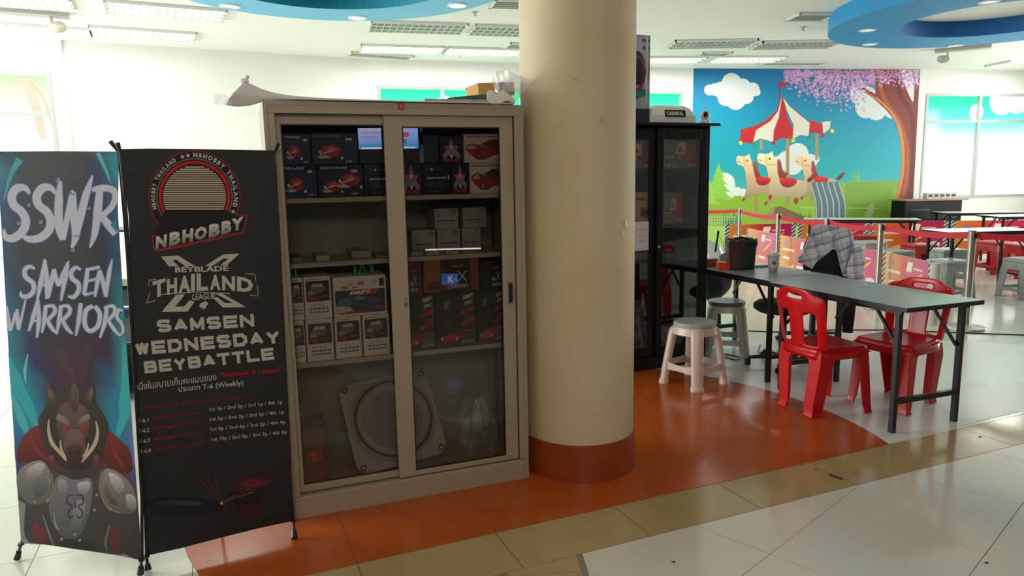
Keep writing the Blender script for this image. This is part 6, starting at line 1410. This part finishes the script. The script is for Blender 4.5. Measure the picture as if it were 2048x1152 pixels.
c = MB(); c.lathe([(.033, .037), (.043, hc_-.01)], 24); obj('milk_film', c, mat('cup_frost', 'd8cfc6', .5), t, smooth=True)
c = MB(); c.lathe([(.048, hc_), (.048, hc_+.01), (.042, hc_+.012), (.036, hc_+.022), (.030, hc_+.024)], 28); obj('lid', c, mat('clear_lid', 'c9c4bc', .2), t, smooth=True)
c = MB(); c.lathe([(.015, .0), (.015, .001)], 18, Matrix.Translation((-.01, -.0405, .075)) @ Matrix.Rotation(R(84), 4, 'X')); obj('logo_disc', c, mat('logo_grey', '6a625c', .5), t)
t = ontab('silver_laptop', 'thin closed silver laptop lying behind the upright bag', 'laptop', 1516, 533, .2)
c = MB(); c.box(-.10, .085, -.05, .12, 0, .010); obj('base', c, mat('silver_alu', 'a9b0b4', .3, metal=.6), t, bevel=.003); c = MB(); c.box(-.10, .085, -.05, .12, .0105, .016); obj('lid', c, mat('silver_alu_lid', 'b9c0c2', .25, metal=.5), t, bevel=.003)
t = ontab('clear_tray', 'crumpled clear plastic packaging on the seam of the two tables', 'packaging', 1592, 549, .1)
rn2 = random.Random(9); c = MB()
def crum(u, v): return Vector(((u-.5)*.26, (v-.5)*.11, .004+.028*abs(math.sin(7*u+3*v)*math.cos(9*v+2*u))*min(1, 8*u)*min(1, 8*(1-u))))
c.grid(crum, 26, 12); obj('film', c, film_mat('packaging_film', .6, .25), t, smooth=False)
t = ontab('wrapper', 'tiny clear wrapper alone on the near grey table', 'wrapper', 1732, 573, .5)
c = MB(); c.grid(lambda u, v: Vector(((u-.5)*.04, (v-.5)*.05, .002+.012*abs(math.sin(9*u+5*v)))), 8, 8); obj('film', c, MATS['packaging_film'], t)
t = ontab('clear_pouch', 'clear plastic pouch with a dark pen standing by the black cabinet', 'pouch', 1432, 528, 0)
c = MB(); c.grid(lambda u, v: Vector((-.06+.13*u+.012*math.sin(5*v), .05+.02*math.sin(7*u), .004+(.20-.05*u)*v)), 14, 14); obj('film', c, film_mat('pouch_film', .45, .4), t, smooth=True, solid=.002)
c = MB(); c.tube([(.0, .03, .10), (.018, .03, .24)], .008, 10); c.tube([(.018, .03, .24), (.022, .03, .275)], [.010, .010], 10); obj('pen', c, mat('pen_black', '1b1516', .3), t, smooth=True)
c = MB(); c.tube([(.03, .04, .23), (.065, .04, .18), (.085, .04, .10), (.082, .04, .02)], .002, 6); obj('wire_loop', c, mat('brown_wire', '6c4c50', .4), t, smooth=True)
t = ontab('tape_dispenser', 'small black tape dispenser between the orange box and the upright bag', 'dispenser', 1450, 528, .1)
c = MB(); c.box(-.045, .05, -.02, .02, .0, .03); c.box(-.01, .075, -.012, .012, .078, .092); obj('body', c, mat('black_gloss_plastic', '0d0d10', .2), t, bevel=.004)
c = MB(); c.lathe([(.018, -.012), (.032, -.012), (.032, .012), (.018, .012)], 24, Matrix.Translation((-.02, 0, .055)) @ Matrix.Rotation(R(90), 4, 'X')); obj('tape_roll', c, mat('tape_silver', 'b8bcc4', .2), t, smooth=True)

# ================================================================== BARRIER: POSTS, BELTS, PRINTED PANELS
CHR = mat('brushed_steel', 'a8a294', .28, metal=.75, noise=.04); BELT = mat('red_belt', 'c8102e', .5, noise=.03)
PST = [onz(1480, 417, .93), onz(1557, 428, .93), onz(1655, 437, .93), onz(1763, 447, .93), Vector((4.30, 6.60, .93))]
PL = ['steel barrier post behind the upright bag', 'steel barrier post behind the coffee cup', 'steel barrier post rising behind the plaid shirt', 'steel barrier post right of the plaid shirt', 'nearest steel barrier post by the right end of the near table']
for p, lb in zip(PST, PL):
    t = thing('barrier_post', lb, 'post', (p.x, p.y, 0), 0, 'steel belt barrier posts')
    c = MB(); c.lathe([(.165, .0), (.17, .006), (.165, .022), (.06, .04), (.035, .05)], 36); obj('base', c, mat('pale_base', 'c4c4b4', .3, metal=.2), t, smooth=True)
    c = MB(); c.lathe([(.0325, .045), (.0325, .84)], 24); obj('pole', c, CHR, t, smooth=True)
    c = MB(); c.lathe([(.036, .84), (.036, .925), (.03, .93), (.005, .932)], 24); obj('belt_head', c, mat('steel_head', '9a968a', .3, metal=.6), t, smooth=True)
    c = MB(); c.box(-.012, .012, -.048, -.034, .86, .91); c.box(-.012, .012, .034, .048, .86, .91); obj('belt_clip', c, BLACK, t)
ends = [Vector((2.6, 13.0, .97))] + PST + [Vector((5.9, 5.2, .93))]
bl_ = ['red barrier belt running left behind the black cabinet', 'red barrier belt between the posts behind the bag and the cup', 'red barrier belt from the cup post to the shirt post', 'red barrier belt passing just right of the plaid shirt', 'red barrier belt under the edge of the white topped table', 'red barrier belt leaving at the right frame edge']
for k, (a, b) in enumerate(zip(ends, ends[1:])):
    d = (b-a); d.z = 0; L_ = d.length; dn = d.normalized(); s0, s1_ = (.04, L_-.04)
    c = MB(); secs = []; nrm = Vector((dn.y, -dn.x, 0))
    for q in range(13):
        f = q/12; p = a+dn*(s0+(s1_-s0)*f); z = .885-.03*math.sin(math.pi*f); secs.append([Vector((p.x, p.y, z+.028))+nrm*.001, Vector((p.x, p.y, z+.028))-nrm*.001, Vector((p.x, p.y, z-.028))-nrm*.001, Vector((p.x, p.y, z-.028))+nrm*.001])
    c.loft(secs); o = obj('barrier_belt', c, BELT); tag(o, bl_[k], 'belt', 'red barrier belts')
t = thing('barrier_post', 'steel barrier post out past the right frame edge', 'post', (5.9, 5.2, 0), 0, 'steel belt barrier posts')
c = MB(); c.lathe([(.165, .0), (.17, .006), (.165, .022), (.06, .04), (.035, .05)], 36); obj('base', c, MATS['pale_base'], t, smooth=True); c = MB(); c.lathe([(.0325, .045), (.0325, .93)], 24); obj('pole', c, CHR, t, smooth=True)
def art_panel(faded):
    f_ = (lambda c: tuple(.30+.70*x for x in [int(c[i:i+2], 16)/255 for i in (0, 2, 4)])) if faded else (lambda c: c)
    def f(A, L_):
        cs = ['d98a34', 'd8682c', 'cc3a38', 'c02848', 'b8205c']
        for k in range(4): A.poly([(L_*(.06+.22*k), 0), (L_*(.06+.22*(k+1)), 0), (L_*(.06+.22*(k+1)), 1), (L_*(.06+.22*k), 1)], [f_(cs[k]), f_(cs[k+1]), f_(cs[k+1]), f_(cs[k])], 0)
        A.rect(0, 0, L_*.06, 1, 'c8c8c0', 0); A.rect(L_*.94, 0, L_, 1, 'c8c8c0', 0)
        for e in (0, L_*.94):
            for k in range(9): A.poly([(e, k/9), (e+L_*.06, k/9+.10), (e+L_*.06, k/9+.15), (e, k/9+.05)], '3a3c40', 1)
        for k in range(3): x = L_*(.52+.035*k); A.poly([(x, .74), (x+L_*.03, .92), (x+L_*.06, .90), (x+L_*.03, .70)], f_('f0e8dc'), 2)
        A.rect(L_*.66, .78, L_*.84, .82, f_('e8b8c0'), 2); A.rect(L_*.12, .62, L_*.40, .68, f_('e8d8b8'), 2); A.disc(L_*.20, .82, .05, f_('a070b0'), 2, ry=.07); A.disc(L_*.55, .52, L_*.07, f_('8c5460'), 2, ry=.12)
        for k in range(5): A.stroke([(L_*(.58+.03*k), .42+.03*k), (L_*(.72+.03*k), .62+.03*k)], .03, f_('e8a03c'), 2)
        A.rect(L_*.45, .22, L_*.66, .29, f_('e8e0d4'), 2); A.poly([(L_*.1, .1), (L_*.4, .3), (L_*.42, .12)], f_('e0b060'), 2); A.disc(L_*.84, .3, .09, f_('e8d0d0'), 2, ry=.1); A.poly([(L_*.70, 0), (L_*.9, .16), (L_*.93, 0)], f_('e86a80'), 2); A.rect(L_*.14, .40, L_*.3, .46, f_('f0e0c8'), 2)
    return f
def panel(a, b, z0, z1, label, group, faded):
    d = (b-a); d.z = 0; L_ = d.length; ang = math.atan2(d.y, d.x); t = thing('printed_barrier', label, 'barrier', (a.x, a.y, 0), ang, group)
    c = MB(); c.box(0, L_, -.008, .008, z0, z1); obj('board', c, mat('panel_white', 'd0cdc4', .5), t)
    for x in (.15, L_-.15):
        c = MB(); c.box(x-.02, x+.02, -.05, .05, 0, .02); c.box(x-.01, x+.01, -.01, .01, .02, z0+.02); obj('foot', c, LEGM, t)
    A = Art(lambda x, y: Vector((x, -.008, z0+(z1-z0)*y)), (0, -1, 0), step=.0008, off=.001); art_panel(faded)(A, L_); A.build('panel_print', t, print_mat('panel_ink', rough=.22))
    return t
NRM = 'printed barrier panels along the steel posts'
base_pts = [Vector((3.92, 11.8, 0)), Vector((3.92, 10.4, 0)), Vector((4.04, 9.1, 0)), Vector((4.19, 7.95, 0)), Vector((4.13, 6.88, 0))]
pn = ['pink and orange barrier panel farthest back, behind the clear pouch', 'pink and orange barrier panel behind the coffee cup', 'pink and orange barrier panel behind the plaid shirt', 'pink and orange barrier panel directly behind the facing red chair']
for k, (a, b) in enumerate(zip(base_pts, base_pts[1:])): d = (b-a).normalized()*.02; panel(a+d, b-d, .06, .60, pn[k], NRM, True)
rear = [Vector((3.7, 12.35, 0)), Vector((5.0, 12.42, 0)), Vector((6.3, 12.5, 0)), Vector((7.6, 12.3, 0)), Vector((8.9, 12.1, 0)), Vector((10.2, 12.1, 0))]
pr_ = ['orange and crimson panel at the rear left before the mural grass', 'orange and crimson panel at the rear below the mural slide', 'orange and crimson panel at the rear below the mural tree', 'orange and crimson panel at the rear before the black counter', 'orange and crimson panel at the rear right under the bright window']
for k, (a, b) in enumerate(zip(rear, rear[1:])): d = (b-a).normalized()*.02; panel(a+d, b-d, .04, .62, pr_[k], 'printed barrier panels at the rear', False)
t = thing('roll_cylinder', 'tall off-white cardboard tube standing at the end of the near barrier panel', 'tube', (4.10, 6.80, 0), 0)
c = MB(); c.lathe([(.05, 0), (.046, .60)], 24); obj('tube', c, mat('offwhite_card', 'c9c6bc', .5), t, smooth=True); c = MB(); c.lathe([(.047, .60), (.047, .606)], 24); obj('cap', c, MATS['offwhite_card'], t)
# black counter with radiator grille
p = onp(1797, 409, (0, 13.4, 0), Vector((0, -1, 0))); q = onp(1925, 417, (0, 13.4, 0), Vector((0, -1, 0)))
ct = thing('black_counter', 'black counter with a brown top under the right window sill', 'counter', ((p.x+q.x)/2, 13.5, 0), .12)
c = MB(); c.box(-.60, .55, -.2, .2, 0, .93); obj('body', c, mat('counter_black', '050707', .5, spec=.2), ct, bevel=.004); c = MB(); c.box(-.62, .63, -.26, .22, .93, .955); obj('top_board', c, mat('counter_top_brown', '8a6a4c', .45), ct)
c = MB(); c.box(-.5, -.1, -.205, -.2, .62, .78); c.box(.0, .45, -.205, -.2, .60, .72); obj('front_glare', c, mat('counter_glare', '141c1b', .2), ct)  # lighter glossy plates imitate glare on the counter front
p = onp(1880, 405, (0, 13.5, 0), Vector((0, -1, 0))); t = thing('grille_block', 'long grey block with five dark openings on the black counter', 'grille', (p.x, 13.5, .956), .12)
c = MB(); c.box(-.32, .30, -.06, .06, 0, .11); obj('block', c, mat('grille_grey', 'b4b4a8', .5), t)
for k in range(5): c = MB(); x = -.29+k*.118; c.box(x, x+.08, -.062, -.06, .035, .085); obj('opening', c, mat('grille_dark', '4a4a44', .6), t)
# floor clutter
c = MB(); c.tube([onz(1475, 655, .004), onz(1500, 662, .004), onz(1560, 664, .004), onz(1640, 660, .004), onz(1780, 660, .004), onz(1880, 664, .004), onz(2048, 670, .004), onz(2200, 676, .004)], .006, 6); o = obj('floor_cable', c, mat('black_rubber', '0f1011', .5), smooth=True); tag(o, 'long black cable lying across the pale floor behind the tables', 'cable')
for pts, lb in (([(1520, 690), (1516, 704), (1530, 712), (1560, 700), (1600, 705)], 'thin black cable looped under the table by the swivel stool'), ([(1560, 690), (1600, 698), (1620, 716), (1650, 712), (1640, 700)], 'thin dark cable bunched below the swivel stool'), ([(1440, 712), (1470, 720), (1490, 716), (1450, 708)], 'dark cable coiled by the pale grey stool')):
    c = MB(); c.tube([onz(x, y, .005) for x, y in pts], .005, 6); o = obj('loose_cable', c, MATS['black_rubber'], smooth=True); tag(o, lb, 'cable', 'loose cables')
t = thing('power_strip', 'black power brick lying on the floor under the tables', 'adapter', onz(1632, 726, 0)+Vector((0, 0, .002)), .3)
c = MB(); c.box(-.07, .07, -.035, .035, 0, .045); obj('brick_body', c, BLACK, t, bevel=.006); c = MB(); c.tube([(.07, 0, .02), (.12, .02, .01), (.16, .0, .006)], .004, 6); obj('lead', c, MATS['black_rubber'], t, smooth=True)
a, b = onz(1661, 950, .004), onz(1686, 958, .004); c = MB(); c.tube([a, b], .004, 6); c.lathe([(.007, -.003), (.007, .004)], 10, Matrix.Translation(a)); o = obj('bolt', c, mat('dark_steel', '4c4840', .4, metal=.5)); tag(o, 'small dark bolt lying on the joint of the tan border', 'bolt')
for px, py, lb in ((1347, 1124, 'tiny grey speck on the front white tiles, nearest the viewer'), (1311, 988, 'tiny dark speck on the tan border before the pillar'), (1632, 939, 'brown crumb on the tan border near the bolt'), (1973, 1126, 'grey speck on the white tiles at the lower right'), (1228, 972, 'pale crumb on the orange floor at the pillar foot'), (1960, 874, 'brown crumb on the tan border at the far right')):
    p = onz(px, py, .0008 if px != 1228 else .0024); c = MB(); c.lathe([(.006, 0), (.005, .0025), (.001, .004)], 8, Matrix.Translation(p) @ Matrix.Scale(1.5, 4, (1, 0, 0))); o = obj('crumb', c, mat('crumb_brown', '5a5044', .8)); tag(o, lb, 'crumb', 'floor specks')
# ---- seen as reflections in the cabinet doors: screen and sign of the shop opposite
def mirror_pt(px, py, dist, d):
    r = ray(px, py).normalized(); P = onp(px, py, CM @ Vector((0, d, 0)), cn); rr = r-cn*2*r.dot(cn); return P+rr*dist, rr
p, rr = mirror_pt(776, 277, 4.6, .05); tv = thing('wall_screen', 'lit television screen hanging behind the viewer, mirrored in the cabinet glass', 'screen', p, math.atan2(-rr.y, -rr.x)-math.pi/2+math.pi)
c = MB(); c.box(-.33, .33, .0, .05, -.125, .125); obj('bezel', c, BLACK, tv, bevel=.005)
A = Art(lambda x, y: Vector((-x*.31, -.001, y*.11)), (0, -1, 0), step=.0006, off=.001); A.poly([(-1, -1), (1, -1), (1, 1), (-1, 1)], ['5a90e0', '4a88e8', 'a8c0f8', 'b8c4f4'], 0)
A.disc(.55, .35, .16, 'c05070', 1, ry=.25); A.disc(.05, .1, .2, 'c83850', 1, ry=.35); A.rect(.1, -.5, .6, -.1, '5a6ca0', 1); A.rect(-.9, .5, -.2, .65, 'b090b8', 1); A.rect(-.9, .1, -.3, .25, 'b090b8', 1); A.rect(-1, -.8, 1, -.55, '3aa0c8', 1); A.rect(-.9, -.98, .9, -.82, 'e0e8ff', 1)
A.build('picture', tv, print_mat('screen_picture', emit=11))
p, rr = mirror_pt(899, 558, 3.6, .035); sg_ = thing('lit_sign', 'small blue lit sign behind the viewer, mirrored in the lower cabinet glass', 'sign', p, math.atan2(-rr.y, -rr.x)-math.pi/2+math.pi)
c = MB(); c.box(-.085, .085, 0, .03, -.06, .06); obj('case', c, BLACK, sg_); A = Art(lambda x, y: Vector((-x*.08, -.001, y*.055)), (0, -1, 0), step=.0006, off=.001); A.rect(-1, -1, 1, 1, '3a84d8', 0); A.text('K', (-.2, -.7), (.5, -.7), 1.4, 'f0f4ff', 1, .02, tl=(-.2, .7)); A.build('sign_face', sg_, print_mat('sign_glow', emit=4))
p, rr = mirror_pt(906, 498, 3.4, .035); tl_ = thing('tube_lamp', 'thin lit tube lamp behind the viewer, mirrored in the cabinet glass', 'lamp', p, math.atan2(-rr.y, -rr.x)-math.pi/2+math.pi)
c = MB(); c.tube([(-.26, 0, 0), (.26, 0, 0)], .007, 8); obj('tube', c, mat('tube_glow', 'ffe8dc', .3, emit=14, noise=0), tl_, smooth=True); c = MB(); c.box(-.28, .28, .01, .03, -.01, .03); obj('batten', c, BLACK, tl_)
for k, (x0, y0, y1) in enumerate(((841, 249, 263), (843, 290, 325))):
    p, rr = mirror_pt(x0, (y0+y1)/2, 4.8, .035); o = thing('door_edge', ('upper', 'lower')[k]+' glowing pale strip of a shop door frame behind the viewer', 'frame', p, math.atan2(-rr.y, -rr.x)-math.pi/2+math.pi); h = (y1-y0)/1420*7.9/2; c = MB(); c.box(-.02, .02, 0, .02, -h, h); obj('strip', c, mat('lit_strip', '8cc8d0', .4, emit=.7, noise=0), o)  # own glow added so the frame strip shows in the glass
